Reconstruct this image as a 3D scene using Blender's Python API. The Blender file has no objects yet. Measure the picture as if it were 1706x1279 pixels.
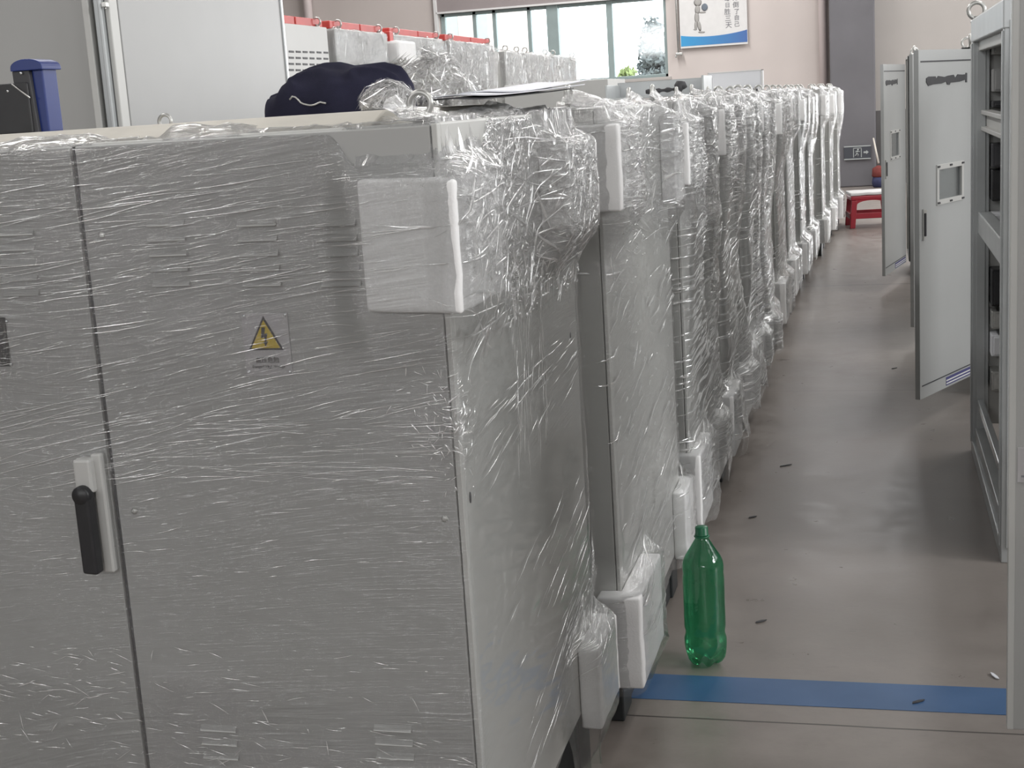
import bpy, bmesh, math, random
import numpy as np
from mathutils import Vector, Matrix, noise as mn
random.seed(7)
C = bpy.context.scene
COL = C.collection
pi = math.pi
rad = math.radians

# ------------------------------------------------------------------ camera
H = 1.5
FPX = 2317.2
PITCH, ROLL, YAW = rad(11.2106), rad(-3.6227), rad(-15.0168)
FWD = Vector((math.sin(YAW) * math.cos(PITCH), math.cos(YAW) * math.cos(PITCH), -math.sin(PITCH)))
R0 = Vector((math.cos(YAW), -math.sin(YAW), 0))
U0 = R0.cross(FWD)
RGT = math.cos(ROLL) * R0 + math.sin(ROLL) * U0
UPV = -math.sin(ROLL) * R0 + math.cos(ROLL) * U0
cam = bpy.data.cameras.new('camera')
cam.sensor_width = 36
cam.lens = 36 * FPX / 1706
cam.clip_start = .05
cam.clip_end = 300
co = bpy.data.objects.new('camera', cam)
COL.objects.link(co)
m = Matrix.Identity(4)
for i in range(3):
    m[i][0], m[i][1], m[i][2] = RGT[i], UPV[i], -FWD[i]
m[2][3] = H
co.matrix_world = m
C.camera = co


def ray(x, y):
    return (x - 853) / FPX * RGT - (y - 639.5) / FPX * UPV + FWD


def onz(x, y, z=0.0):
    d = ray(x, y)
    return d * ((z - H) / d.z) + Vector((0, 0, H))


def ony(x, y, Y):
    d = ray(x, y)
    return d * (Y / d.y) + Vector((0, 0, H))


def onx(x, y, X):
    d = ray(x, y)
    return d * (X / d.x) + Vector((0, 0, H))


# ------------------------------------------------------------------ materials
M = {}


def nodes(name):
    mt = bpy.data.materials.new(name)
    mt.use_nodes = True
    nt = mt.node_tree
    nt.nodes.clear()
    out = nt.nodes.new('ShaderNodeOutputMaterial')
    return mt, nt, out


def N(nt, t, **kw):
    n = nt.nodes.new(t)
    for k, v in kw.items():
        if k.startswith('_'):
            setattr(n, k[1:], v)
        else:
            key = k.replace('__', ' ')
            n.inputs[int(key[1:]) if key[0] == 'i' and key[1:].isdigit() else key].default_value = v
    return n


def L(nt, a, b):
    nt.links.new(a, b)


def ramp(nt, fac, stops):
    r = nt.nodes.new('ShaderNodeValToRGB')
    el = r.color_ramp.elements
    while len(el) < len(stops):
        el.new(.5)
    for e, (p, c) in zip(el, stops):
        e.position = p
        e.color = c if len(c) == 4 else (*c, 1)
    if fac is not None:
        L(nt, fac, r.inputs[0])
    return r


def paint(name, col, rough=.45, var=.06, scale=6, metallic=0., bump=0., bscale=200, spec=.5, sss=0.):
    mt, nt, out = nodes(name)
    b = N(nt, 'ShaderNodeBsdfPrincipled', Roughness=rough, Metallic=metallic)
    b.inputs['Specular IOR Level'].default_value = spec
    tc = N(nt, 'ShaderNodeTexCoord')
    nz = N(nt, 'ShaderNodeTexNoise', Scale=scale, Detail=5.)
    L(nt, tc.outputs['Object'], nz.inputs['Vector'])
    lo = [c * (1 - var) for c in col]
    hi = [min(1, c * (1 + var)) for c in col]
    r = ramp(nt, nz.outputs['Fac'], [(.3, lo), (.7, hi)])
    L(nt, r.outputs[0], b.inputs['Base Color'])
    if sss:
        b.inputs['Subsurface Weight'].default_value = sss
        b.inputs['Subsurface Radius'].default_value = (.06, .06, .06)
    if bump:
        n2 = N(nt, 'ShaderNodeTexNoise', Scale=bscale, Detail=3.)
        L(nt, tc.outputs['Object'], n2.inputs['Vector'])
        bp = N(nt, 'ShaderNodeBump', Strength=bump, Distance=.002)
        L(nt, n2.outputs['Fac'], bp.inputs['Height'])
        L(nt, bp.outputs[0], b.inputs['Normal'])
    L(nt, b.outputs[0], out.inputs[0])
    M[name] = mt
    return mt


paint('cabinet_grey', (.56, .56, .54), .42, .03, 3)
paint('cabinet_grey_shaded', (.42, .42, .41), .42, .03, 3)  # same cabinet paint, darkened to carry the shade on the fronts
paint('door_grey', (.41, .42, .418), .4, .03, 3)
paint('aged_beige', (.55, .52, .46), .6, .1, 9)
paint('frame_steel', (.50, .52, .525), .35, .06, 8, metallic=.3)
paint('bright_steel', (.7, .72, .73), .25, .06, 30, metallic=.9)
paint('zinc', (.52, .52, .5), .35, .1, 40, metallic=.75)
paint('black_plastic', (.018, .018, .02), .4, .2, 30)
paint('charcoal', (.05, .05, .055), .55, .2, 10)
paint('plinth_black', (.025, .028, .03), .5, .3, 12)
paint('panel_pale', (.36, .36, .356), .4, .02)
paint('light_plastic', (.52, .52, .505), .4, .02)
paint('foam', (.94, .935, .93), .85, .02, 30, bump=.35, bscale=260, spec=.2, sss=.5)
paint('navy_cloth', (.022, .022, .042), .9, .25, 14, bump=.6, bscale=900, spec=.15)
paint('blue_paint', (.014, .032, .17), .35, .1, 8)
paint('red_paint', (.55, .06, .05), .45, .1, 6)
paint('red_plastic', (.34, .02, .035), .35, .08, 6)
paint('white_board', (.78, .79, .82), .5, .02)
paint('white_vinyl', (.75, .745, .74), .5, .03, 10)
paint('ink_grey', (.22, .22, .24), .6, .05)
paint('print_grey', (.40, .39, .375), .6, .08, 12)
paint('print_dark', (.16, .19, .23), .6, .08, 12)
paint('sign_yellow', (.62, .44, .01), .45, .05)
paint('sign_black', (.02, .015, .012), .5, .05)
paint('sign_plate', (.50, .49, .50), .3, .05, 20, metallic=.25)
paint('paper', (.80, .81, .86), .6, .03)
paint('green_cap', (.01, .13, .06), .35, .05)
paint('wall_paint', (.64, .58, .555), .8, .04, 1.2)
paint('wall_pale', (.46, .435, .415), .8, .04, 1.2)
paint('column_paint', (.15, .147, .16), .6, .08, 2)
paint('dado_paint', (.13, .125, .125), .6, .08, 2)
paint('ceiling_paint', (.55, .55, .54), .8, .04, 1)
paint('window_grey', (.30, .37, .37), .45, .05, 5)  # frame colour lightened to stand in for window glare
paint('shutter', (.33, .29, .29), .6, .04, 3)
paint('pipe_white', (.66, .58, .57), .5, .03)
paint('exit_dark', (.06, .065, .08), .4, .05)
paint('exit_mark', (.42, .45, .45), .5, .05)
paint('bark', (.12, .09, .07), .9, .2)
paint('leaf', (.105, .115, .115), .8, .3, 2)
paint('bush_leaf', (.22, .26, .10), .8, .3, 2)
paint('facade', (.55, .42, .38), .8, .05)
paint('outdoor_ground', (.35, .34, .30), .9, .1)
paint('sticker_blue', (.09, .09, .22), .4, .1)
paint('mop_red', (.17, .035, .03), .8, .2, 30)
paint('mop_blue', (.035, .04, .10), .8, .2, 30)
paint('wood_pale', (.62, .58, .52), .6, .1)


def blue_tape():
    mt, nt, out = nodes('blue_tape')
    b = N(nt, 'ShaderNodeBsdfPrincipled', Roughness=.42)
    tc = N(nt, 'ShaderNodeTexCoord')
    nz = N(nt, 'ShaderNodeTexNoise', Scale=5., Detail=8.)
    L(nt, tc.outputs['Object'], nz.inputs['Vector'])
    r = ramp(nt, nz.outputs['Fac'], [(.3, (.035, .105, .24)), (.7, (.06, .14, .30))])
    L(nt, r.outputs[0], b.inputs['Base Color'])
    L(nt, b.outputs[0], out.inputs[0])
    M['blue_tape'] = mt


blue_tape()


def banner_blue():
    mt, nt, out = nodes('banner_blue')
    b = N(nt, 'ShaderNodeBsdfPrincipled', Roughness=.5)
    tc = N(nt, 'ShaderNodeTexCoord')
    sx = N(nt, 'ShaderNodeSeparateXYZ')
    L(nt, tc.outputs['Generated'], sx.inputs[0])
    r = ramp(nt, sx.outputs[0], [(0., (.05, .34, .66)), (1., (.075, .16, .42))])
    L(nt, r.outputs[0], b.inputs['Base Color'])
    L(nt, b.outputs[0], out.inputs[0])
    M['banner_blue'] = mt


banner_blue()


def floor_mat():
    mt, nt, out = nodes('concrete')
    b = N(nt, 'ShaderNodeBsdfPrincipled')
    tc = N(nt, 'ShaderNodeTexCoord')
    n1 = N(nt, 'ShaderNodeTexNoise', Scale=.55, Detail=4., Roughness=.55)
    n2 = N(nt, 'ShaderNodeTexNoise', Scale=7., Detail=7., Roughness=.7)
    n3 = N(nt, 'ShaderNodeTexNoise', Scale=45., Detail=3.)
    for n in (n1, n2, n3):
        L(nt, tc.outputs['Object'], n.inputs['Vector'])
    r1 = ramp(nt, n1.outputs['Fac'], [(.35, (.205, .178, .16)), (.65, (.30, .268, .247))])
    r2 = ramp(nt, n2.outputs['Fac'], [(.25, (.78, .77, .76)), (.6, (1, 1, 1)), (.85, (1.08, 1.06, 1.05))])
    mx = N(nt, 'ShaderNodeMix', _data_type='RGBA', _blend_type='MULTIPLY')
    mx.inputs[0].default_value = 1
    L(nt, r1.outputs[0], mx.inputs[6])
    L(nt, r2.outputs[0], mx.inputs[7])
    sx = N(nt, 'ShaderNodeSeparateXYZ')
    L(nt, tc.outputs['Object'], sx.inputs[0])
    # saw-cut joints across the aisle
    fac = None
    wob = N(nt, 'ShaderNodeTexNoise', Scale=3., Detail=2.)
    L(nt, tc.outputs['Object'], wob.inputs['Vector'])
    for y0, w in ((3.19, .0035), (10.95, .012), (16.5, .01), (7.05, .0015)):
        a = N(nt, 'ShaderNodeMath', _operation='MULTIPLY_ADD')
        L(nt, wob.outputs['Fac'], a.inputs[0])
        a.inputs[1].default_value = .012
        a.inputs[2].default_value = -y0 - .006
        s = N(nt, 'ShaderNodeMath', _operation='ADD')
        L(nt, sx.outputs[1], s.inputs[0])
        L(nt, a.outputs[0], s.inputs[1])
        ab = N(nt, 'ShaderNodeMath', _operation='ABSOLUTE')
        L(nt, s.outputs[0], ab.inputs[0])
        lt = N(nt, 'ShaderNodeMath', _operation='LESS_THAN')
        L(nt, ab.outputs[0], lt.inputs[0])
        lt.inputs[1].default_value = w
        if fac is None:
            fac = lt.outputs[0]
        else:
            ad = N(nt, 'ShaderNodeMath', _operation='MAXIMUM')
            L(nt, fac, ad.inputs[0])
            L(nt, lt.outputs[0], ad.inputs[1])
            fac = ad.outputs[0]
    # scuffs: stretched dark marks
    mp = N(nt, 'ShaderNodeMapping')
    mp.inputs['Scale'].default_value = (2.2, 9, 1)
    L(nt, tc.outputs['Object'], mp.inputs[0])
    n4 = N(nt, 'ShaderNodeTexNoise', Scale=2.2, Detail=6., Roughness=.65)
    L(nt, mp.outputs[0], n4.inputs['Vector'])
    r4 = ramp(nt, n4.outputs['Fac'], [(.66, (0, 0, 0)), (.74, (.5, .5, .5))])
    mx3 = N(nt, 'ShaderNodeMix', _data_type='RGBA')
    L(nt, r4.outputs[0], mx3.inputs[0])
    L(nt, mx.outputs[2], mx3.inputs[6])
    mx3.inputs[7].default_value = (.15, .132, .12, 1)
    mx2 = N(nt, 'ShaderNodeMix', _data_type='RGBA')
    L(nt, fac, mx2.inputs[0])
    L(nt, mx3.outputs[2], mx2.inputs[6])
    mx2.inputs[7].default_value = (.07, .06, .055, 1)
    L(nt, mx2.outputs[2], b.inputs['Base Color'])
    rr = ramp(nt, n2.outputs['Fac'], [(.3, (.26, .26, .26)), (.7, (.42, .42, .42))])
    L(nt, rr.outputs[0], b.inputs['Roughness'])
    bp = N(nt, 'ShaderNodeBump', Strength=.12, Distance=.002)
    L(nt, n3.outputs['Fac'], bp.inputs['Height'])
    L(nt, bp.outputs[0], b.inputs['Normal'])
    L(nt, b.outputs[0], out.inputs[0])
    M['concrete'] = mt


floor_mat()


def film_mat(name, gloss, haze, streak, crinkle, rough):
    """clear stretch film: mostly see-through, milky where it bunches up, glossy wrinkles."""
    mt, nt, out = nodes(name)
    at = N(nt, 'ShaderNodeVertexColor', _layer_name='film')
    sp = N(nt, 'ShaderNodeSeparateColor')
    L(nt, at.outputs['Color'], sp.inputs[0])       # R crinkle, G milkiness, B streakiness
    uv = N(nt, 'ShaderNodeUVMap', _uv_map='flow')
    # long pull streaks (run along u, vary along v)
    hs = []
    for sx_, sy_, sc in ((1.6, 95., 1.), (5., 260., 1.), ):
        mp = N(nt, 'ShaderNodeMapping')
        mp.inputs['Scale'].default_value = (sx_, sy_, 1)
        L(nt, uv.outputs[0], mp.inputs[0])
        nz = N(nt, 'ShaderNodeTexNoise', Scale=1.6, Detail=3., Roughness=.6)
        nz.noise_dimensions = '2D'
        L(nt, mp.outputs[0], nz.inputs['Vector'])
        r = ramp(nt, nz.outputs['Fac'], [(.46, (0, 0, 0)), (.74, (1, 1, 1))])
        hs.append(r.outputs[0])
    ad = N(nt, 'ShaderNodeMath', _operation='ADD')
    L(nt, hs[0], ad.inputs[0])
    L(nt, hs[1], ad.inputs[1])
    st = N(nt, 'ShaderNodeMath', _operation='MULTIPLY')
    L(nt, ad.outputs[0], st.inputs[0])
    L(nt, sp.outputs[2], st.inputs[1])
    tc = N(nt, 'ShaderNodeTexCoord')
    n1 = N(nt, 'ShaderNodeTexNoise', Scale=95., Detail=4., Roughness=.65, Distortion=1.2)
    n2 = N(nt, 'ShaderNodeTexVoronoi', Scale=60.)
    pm = N(nt, 'ShaderNodeMapping')
    pm.inputs['Scale'].default_value = (1, .32, 1)
    L(nt, tc.outputs['Object'], pm.inputs[0])
    L(nt, pm.outputs[0], n1.inputs['Vector'])
    L(nt, pm.outputs[0], n2.inputs['Vector'])
    ck = N(nt, 'ShaderNodeMath', _operation='ADD')
    L(nt, n1.outputs['Fac'], ck.inputs[0])
    L(nt, n2.outputs['Distance'], ck.inputs[1])
    cr = N(nt, 'ShaderNodeMath', _operation='MULTIPLY')
    L(nt, ck.outputs[0], cr.inputs[0])
    L(nt, sp.outputs[0], cr.inputs[1])
    b1 = N(nt, 'ShaderNodeBump', Strength=streak, Distance=.004)
    L(nt, st.outputs[0], b1.inputs['Height'])
    b2 = N(nt, 'ShaderNodeBump', Strength=crinkle, Distance=.008)
    L(nt, cr.outputs[0], b2.inputs['Height'])
    L(nt, b1.outputs[0], b2.inputs['Normal'])
    tr = N(nt, 'ShaderNodeBsdfTransparent')
    tr.inputs[0].default_value = (.97, .975, .975, 1)
    df = N(nt, 'ShaderNodeBsdfDiffuse')
    df.inputs[0].default_value = (.9, .9, .9, 1)
    L(nt, b2.outputs[0], df.inputs['Normal'])
    tl = N(nt, 'ShaderNodeBsdfTranslucent')
    tl.inputs[0].default_value = (.9, .9, .9, 1)
    dm = N(nt, 'ShaderNodeMixShader')
    dm.inputs[0].default_value = .35
    L(nt, df.outputs[0], dm.inputs[1])
    L(nt, tl.outputs[0], dm.inputs[2])
    # milkiness
    hz = N(nt, 'ShaderNodeMath', _operation='MULTIPLY_ADD')
    L(nt, sp.outputs[1], hz.inputs[0])
    hz.inputs[1].default_value = 1.
    hz.inputs[2].default_value = haze
    hz.use_clamp = True
    # patchy where crinkled
    nn = N(nt, 'ShaderNodeMath', _operation='MULTIPLY')
    L(nt, hz.outputs[0], nn.inputs[0])
    rn = ramp(nt, n1.outputs['Fac'], [(.3, (.55, .55, .55)), (.7, (1.3, 1.3, 1.3))])
    L(nt, rn.outputs[0], nn.inputs[1])
    s1 = N(nt, 'ShaderNodeMixShader')
    L(nt, nn.outputs[0], s1.inputs[0])
    L(nt, tr.outputs[0], s1.inputs[1])
    L(nt, dm.outputs[0], s1.inputs[2])
    gl = N(nt, 'ShaderNodeBsdfGlossy', Roughness=rough)
    gl.inputs[0].default_value = (1, 1, 1, 1)
    L(nt, b2.outputs[0], gl.inputs['Normal'])
    lw = N(nt, 'ShaderNodeLayerWeight', Blend=.35)
    L(nt, b2.outputs[0], lw.inputs['Normal'])
    gf = N(nt, 'ShaderNodeMath', _operation='MULTIPLY_ADD')
    L(nt, lw.outputs['Fresnel'], gf.inputs[0])
    gf.inputs[1].default_value = .55
    gf.inputs[2].default_value = gloss
    gc = N(nt, 'ShaderNodeMath', _operation='MULTIPLY_ADD')
    L(nt, sp.outputs[0], gc.inputs[0])
    gc.inputs[1].default_value = .12
    L(nt, gf.outputs[0], gc.inputs[2])
    gc.use_clamp = True
    s2 = N(nt, 'ShaderNodeMixShader')
    L(nt, gc.outputs[0], s2.inputs[0])
    L(nt, s1.outputs[0], s2.inputs[1])
    L(nt, gl.outputs[0], s2.inputs[2])
    L(nt, s2.outputs[0], out.inputs[0])
    M[name] = mt


film_mat('film', .06, .015, .5, 1., .09)


def fold_mat():
    mt, nt, out = nodes('film_fold')
    tr = N(nt, 'ShaderNodeBsdfTransparent')
    df = N(nt, 'ShaderNodeBsdfDiffuse')
    df.inputs[0].default_value = (.95, .95, .95, 1)
    tl = N(nt, 'ShaderNodeBsdfTranslucent')
    tl.inputs[0].default_value = (.95, .95, .95, 1)
    dm = N(nt, 'ShaderNodeMixShader')
    dm.inputs[0].default_value = .4
    L(nt, df.outputs[0], dm.inputs[1])
    L(nt, tl.outputs[0], dm.inputs[2])
    s1 = N(nt, 'ShaderNodeMixShader')
    s1.inputs[0].default_value = .42
    L(nt, tr.outputs[0], s1.inputs[1])
    L(nt, dm.outputs[0], s1.inputs[2])
    gl = N(nt, 'ShaderNodeBsdfGlossy', Roughness=.2)
    gl.inputs[0].default_value = (1, 1, 1, 1)
    s2 = N(nt, 'ShaderNodeMixShader')
    s2.inputs[0].default_value = .42
    L(nt, s1.outputs[0], s2.inputs[1])
    L(nt, gl.outputs[0], s2.inputs[2])
    L(nt, s2.outputs[0], out.inputs[0])
    M['film_fold'] = mt


fold_mat()


def clear_mat(name, col, gloss=.06, body=0., bodycol=(1, 1, 1), rough=.05, bump=0.):
    mt, nt, out = nodes(name)
    tr = N(nt, 'ShaderNodeBsdfTransparent')
    tr.inputs[0].default_value = (*col, 1)
    sh = tr.outputs[0]
    if body:
        df = N(nt, 'ShaderNodeBsdfDiffuse')
        df.inputs[0].default_value = (*bodycol, 1)
        tl = N(nt, 'ShaderNodeBsdfTranslucent')
        tl.inputs[0].default_value = (*bodycol, 1)
        ms = N(nt, 'ShaderNodeMixShader')
        ms.inputs[0].default_value = .5
        L(nt, df.outputs[0], ms.inputs[1])
        L(nt, tl.outputs[0], ms.inputs[2])
        m2 = N(nt, 'ShaderNodeMixShader')
        m2.inputs[0].default_value = body
        L(nt, sh, m2.inputs[1])
        L(nt, ms.outputs[0], m2.inputs[2])
        sh = m2.outputs[0]
    gl = N(nt, 'ShaderNodeBsdfGlossy', Roughness=rough)
    gl.inputs[0].default_value = (1, 1, 1, 1)
    lw = N(nt, 'ShaderNodeLayerWeight', Blend=.25)
    if bump:
        tc = N(nt, 'ShaderNodeTexCoord')
        nz = N(nt, 'ShaderNodeTexNoise', Scale=60., Detail=2.)
        L(nt, tc.outputs['Object'], nz.inputs['Vector'])
        bp = N(nt, 'ShaderNodeBump', Strength=bump, Distance=.003)
        L(nt, nz.outputs['Fac'], bp.inputs['Height'])
        L(nt, bp.outputs[0], gl.inputs['Normal'])
    gf = N(nt, 'ShaderNodeMath', _operation='MULTIPLY_ADD')
    L(nt, lw.outputs['Fresnel'], gf.inputs[0])
    gf.inputs[1].default_value = .6
    gf.inputs[2].default_value = gloss
    ms = N(nt, 'ShaderNodeMixShader')
    L(nt, gf.outputs[0], ms.inputs[0])
    L(nt, sh, ms.inputs[1])
    L(nt, gl.outputs[0], ms.inputs[2])
    L(nt, ms.outputs[0], out.inputs[0])
    M[name] = mt


clear_mat('window_glass', (.93, .96, .96), .03)
clear_mat('acrylic', (.75, .77, .78), .05, .06, (.6, .62, .62))
clear_mat('green_pet', (.28, .72, .48), .05, .20, (.05, .34, .18), .08, .35)


# ------------------------------------------------------------------ geometry helpers
class MB:
    def __init__(s):
        s.bm = bmesh.new()

    def box(s, x0, x1, y0, y1, z0, z1, bev=0., mat=None, seg=2, mi=0):
        t = bmesh.new()
        bmesh.ops.create_cube(t, size=1)
        for v in t.verts:
            v.co = Vector(((x0 + x1) / 2 + v.co.x * (x1 - x0), (y0 + y1) / 2 + v.co.y * (y1 - y0), (z0 + z1) / 2 + v.co.z * (z1 - z0)))
        if bev:
            bmesh.ops.bevel(t, geom=t.edges[:], offset=bev, segments=seg, affect='EDGES', profile=.5)
        s.merge(t, mat, mi)
        return s

    def merge(s, t, mat=None, mi=0):
        if mat is not None:
            t.transform(mat)
        for f in t.faces:
            f.material_index = mi
        me = bpy.data.meshes.new('tmp')
        t.to_mesh(me)
        t.free()
        s.bm.from_mesh(me)
        bpy.data.meshes.remove(me)

    def prism(s, pts, axis, a0, a1, bev=0., mat=None, mi=0):
        """pts: 2D polygon; axis 'x','y','z' = extrusion axis."""
        t = bmesh.new()

        def P(p, a):
            if axis == 'x':
                return Vector((a, p[0], p[1]))
            if axis == 'y':
                return Vector((p[0], a, p[1]))
            return Vector((p[0], p[1], a))
        v0 = [t.verts.new(P(p, a0)) for p in pts]
        v1 = [t.verts.new(P(p, a1)) for p in pts]
        n = len(pts)
        t.faces.new(v0)
        t.faces.new(v1[::-1])
        for i in range(n):
            t.faces.new((v0[i], v1[i], v1[(i + 1) % n], v0[(i + 1) % n]))
        bmesh.ops.recalc_face_normals(t, faces=t.faces[:])
        if bev:
            bmesh.ops.bevel(t, geom=t.edges[:], offset=bev, segments=3, affect='EDGES', profile=.5)
        s.merge(t, mat, mi)
        return s

    def tube(s, pts, r, n=10, closed=False, caps=True, mi=0):
        pts = [Vector(p) for p in pts]
        rs = r if isinstance(r, (list, tuple)) else [r] * len(pts)
        t = bmesh.new()
        rings = []
        K = len(pts)
        prev = None
        for i, p in enumerate(pts):
            if closed:
                d = (pts[(i + 1) % K] - pts[i - 1]).normalized()
            else:
                d = (pts[min(i + 1, K - 1)] - pts[max(i - 1, 0)]).normalized()
            if prev is None:
                a = d.orthogonal().normalized()
            else:
                a = (prev - d * prev.dot(d)).normalized()
            prev = a
            b = d.cross(a)
            rings.append([t.verts.new(p + (a * math.cos(2 * pi * k / n) + b * math.sin(2 * pi * k / n)) * rs[i]) for k in range(n)])
        for i in range(K if closed else K - 1):
            A, B = rings[i], rings[(i + 1) % K]
            for k in range(n):
                f = t.faces.new((A[k], A[(k + 1) % n], B[(k + 1) % n], B[k]))
                f.smooth = True
        if caps and not closed:
            t.faces.new(rings[0][::-1])
            t.faces.new(rings[-1])
        s.merge(t, None, mi)
        return s

    def lathe(s, prof, n=32, center=(0, 0, 0), fn=None, mat=None, mi=0, cap=True):
        t = bmesh.new()
        rings = []
        for r, z in prof:
            ring = []
            for k in range(n):
                a = 2 * pi * k / n
                rr, zz = (r, z) if fn is None else fn(r, z, a)
                ring.append(t.verts.new(Vector((rr * math.cos(a), rr * math.sin(a), zz)) + Vector(center)))
            rings.append(ring)
        for A, B in zip(rings, rings[1:]):
            for k in range(n):
                f = t.faces.new((A[k], A[(k + 1) % n], B[(k + 1) % n], B[k]))
                f.smooth = True
        if cap:
            t.faces.new(rings[0][::-1])
            t.faces.new(rings[-1])
        s.merge(t, mat, mi)
        return s

    def quad(s, *pts, mi=0):
        vs = [s.bm.verts.new(Vector(p)) for p in pts]
        f = s.bm.faces.new(vs)
        f.material_index = mi
        return s

    def build(s, name, mats, parent=None, smooth=False):
        me = bpy.data.meshes.new(name)
        s.bm.to_mesh(me)
        s.bm.free()
        if not isinstance(mats, (list, tuple)):
            mats = [mats]
        for mm in mats:
            me.materials.append(M[mm] if isinstance(mm, str) else mm)
        if smooth:
            for p in me.polygons:
                p.use_smooth = True
        o = bpy.data.objects.new(name, me)
        COL.objects.link(o)
        if parent is not None:
            o.parent = parent
        return o


def tag(o, label=None, cat=None, group=None, kind=None):
    if label:
        o['label'] = label
    if cat:
        o['category'] = cat
    if group:
        o['group'] = group
    if kind:
        o['kind'] = kind
    return o


def thing(name, label, cat, loc=(0, 0, 0), rotz=0, group=None):
    o = bpy.data.objects.new(name, None)
    o.empty_display_size = .1
    COL.objects.link(o)
    o.location = loc
    o.rotation_euler = (0, 0, rotz)
    return tag(o, label, cat, group)


def struct(name, mb, mat):
    return tag(mb.build(name, mat), kind='structure')


def text_mesh(body, size, depth=.0004, align='CENTER'):
    cu = bpy.data.curves.new('lettering', 'FONT')
    cu.body = body
    cu.size = size
    cu.extrude = depth
    cu.align_x = align
    cu.align_y = 'CENTER'
    o = bpy.data.objects.new('lettering', cu)
    COL.objects.link(o)
    dg = bpy.context.evaluated_depsgraph_get()
    me = bpy.data.meshes.new_from_object(o.evaluated_get(dg))
    bpy.data.objects.remove(o)
    bpy.data.curves.remove(cu)
    return me


def put_text(body, size, mat, parent, loc, rot=(pi / 2, 0, 0), depth=.0004, name='lettering', align='CENTER'):
    me = text_mesh(body, size, depth, align)
    me.materials.clear()
    me.materials.append(M[mat])
    for p in me.polygons:
        p.material_index = 0
    o = bpy.data.objects.new(name, me)
    COL.objects.link(o)
    o.parent = parent
    o.location = loc
    o.rotation_euler = rot
    return o


def hsh(i, j, seed):
    v = np.sin(i * 127.1 + j * 311.7 + seed * 74.7) * 43758.5453
    return v - np.floor(v)


def vn(x, y, seed=0):
    xi, yi = np.floor(x), np.floor(y)
    fx, fy = x - xi, y - yi
    fx = fx * fx * (3 - 2 * fx)
    fy = fy * fy * (3 - 2 * fy)
    a, b = hsh(xi, yi, seed), hsh(xi + 1, yi, seed)
    c, d = hsh(xi, yi + 1, seed), hsh(xi + 1, yi + 1, seed)
    return ((a * (1 - fx) + b * fx) * (1 - fy) + (c * (1 - fx) + d * fx) * fy) * 2 - 1


def S(x):
    x = np.clip(x, 0, 1)
    return x * x * (3 - 2 * x)


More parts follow.
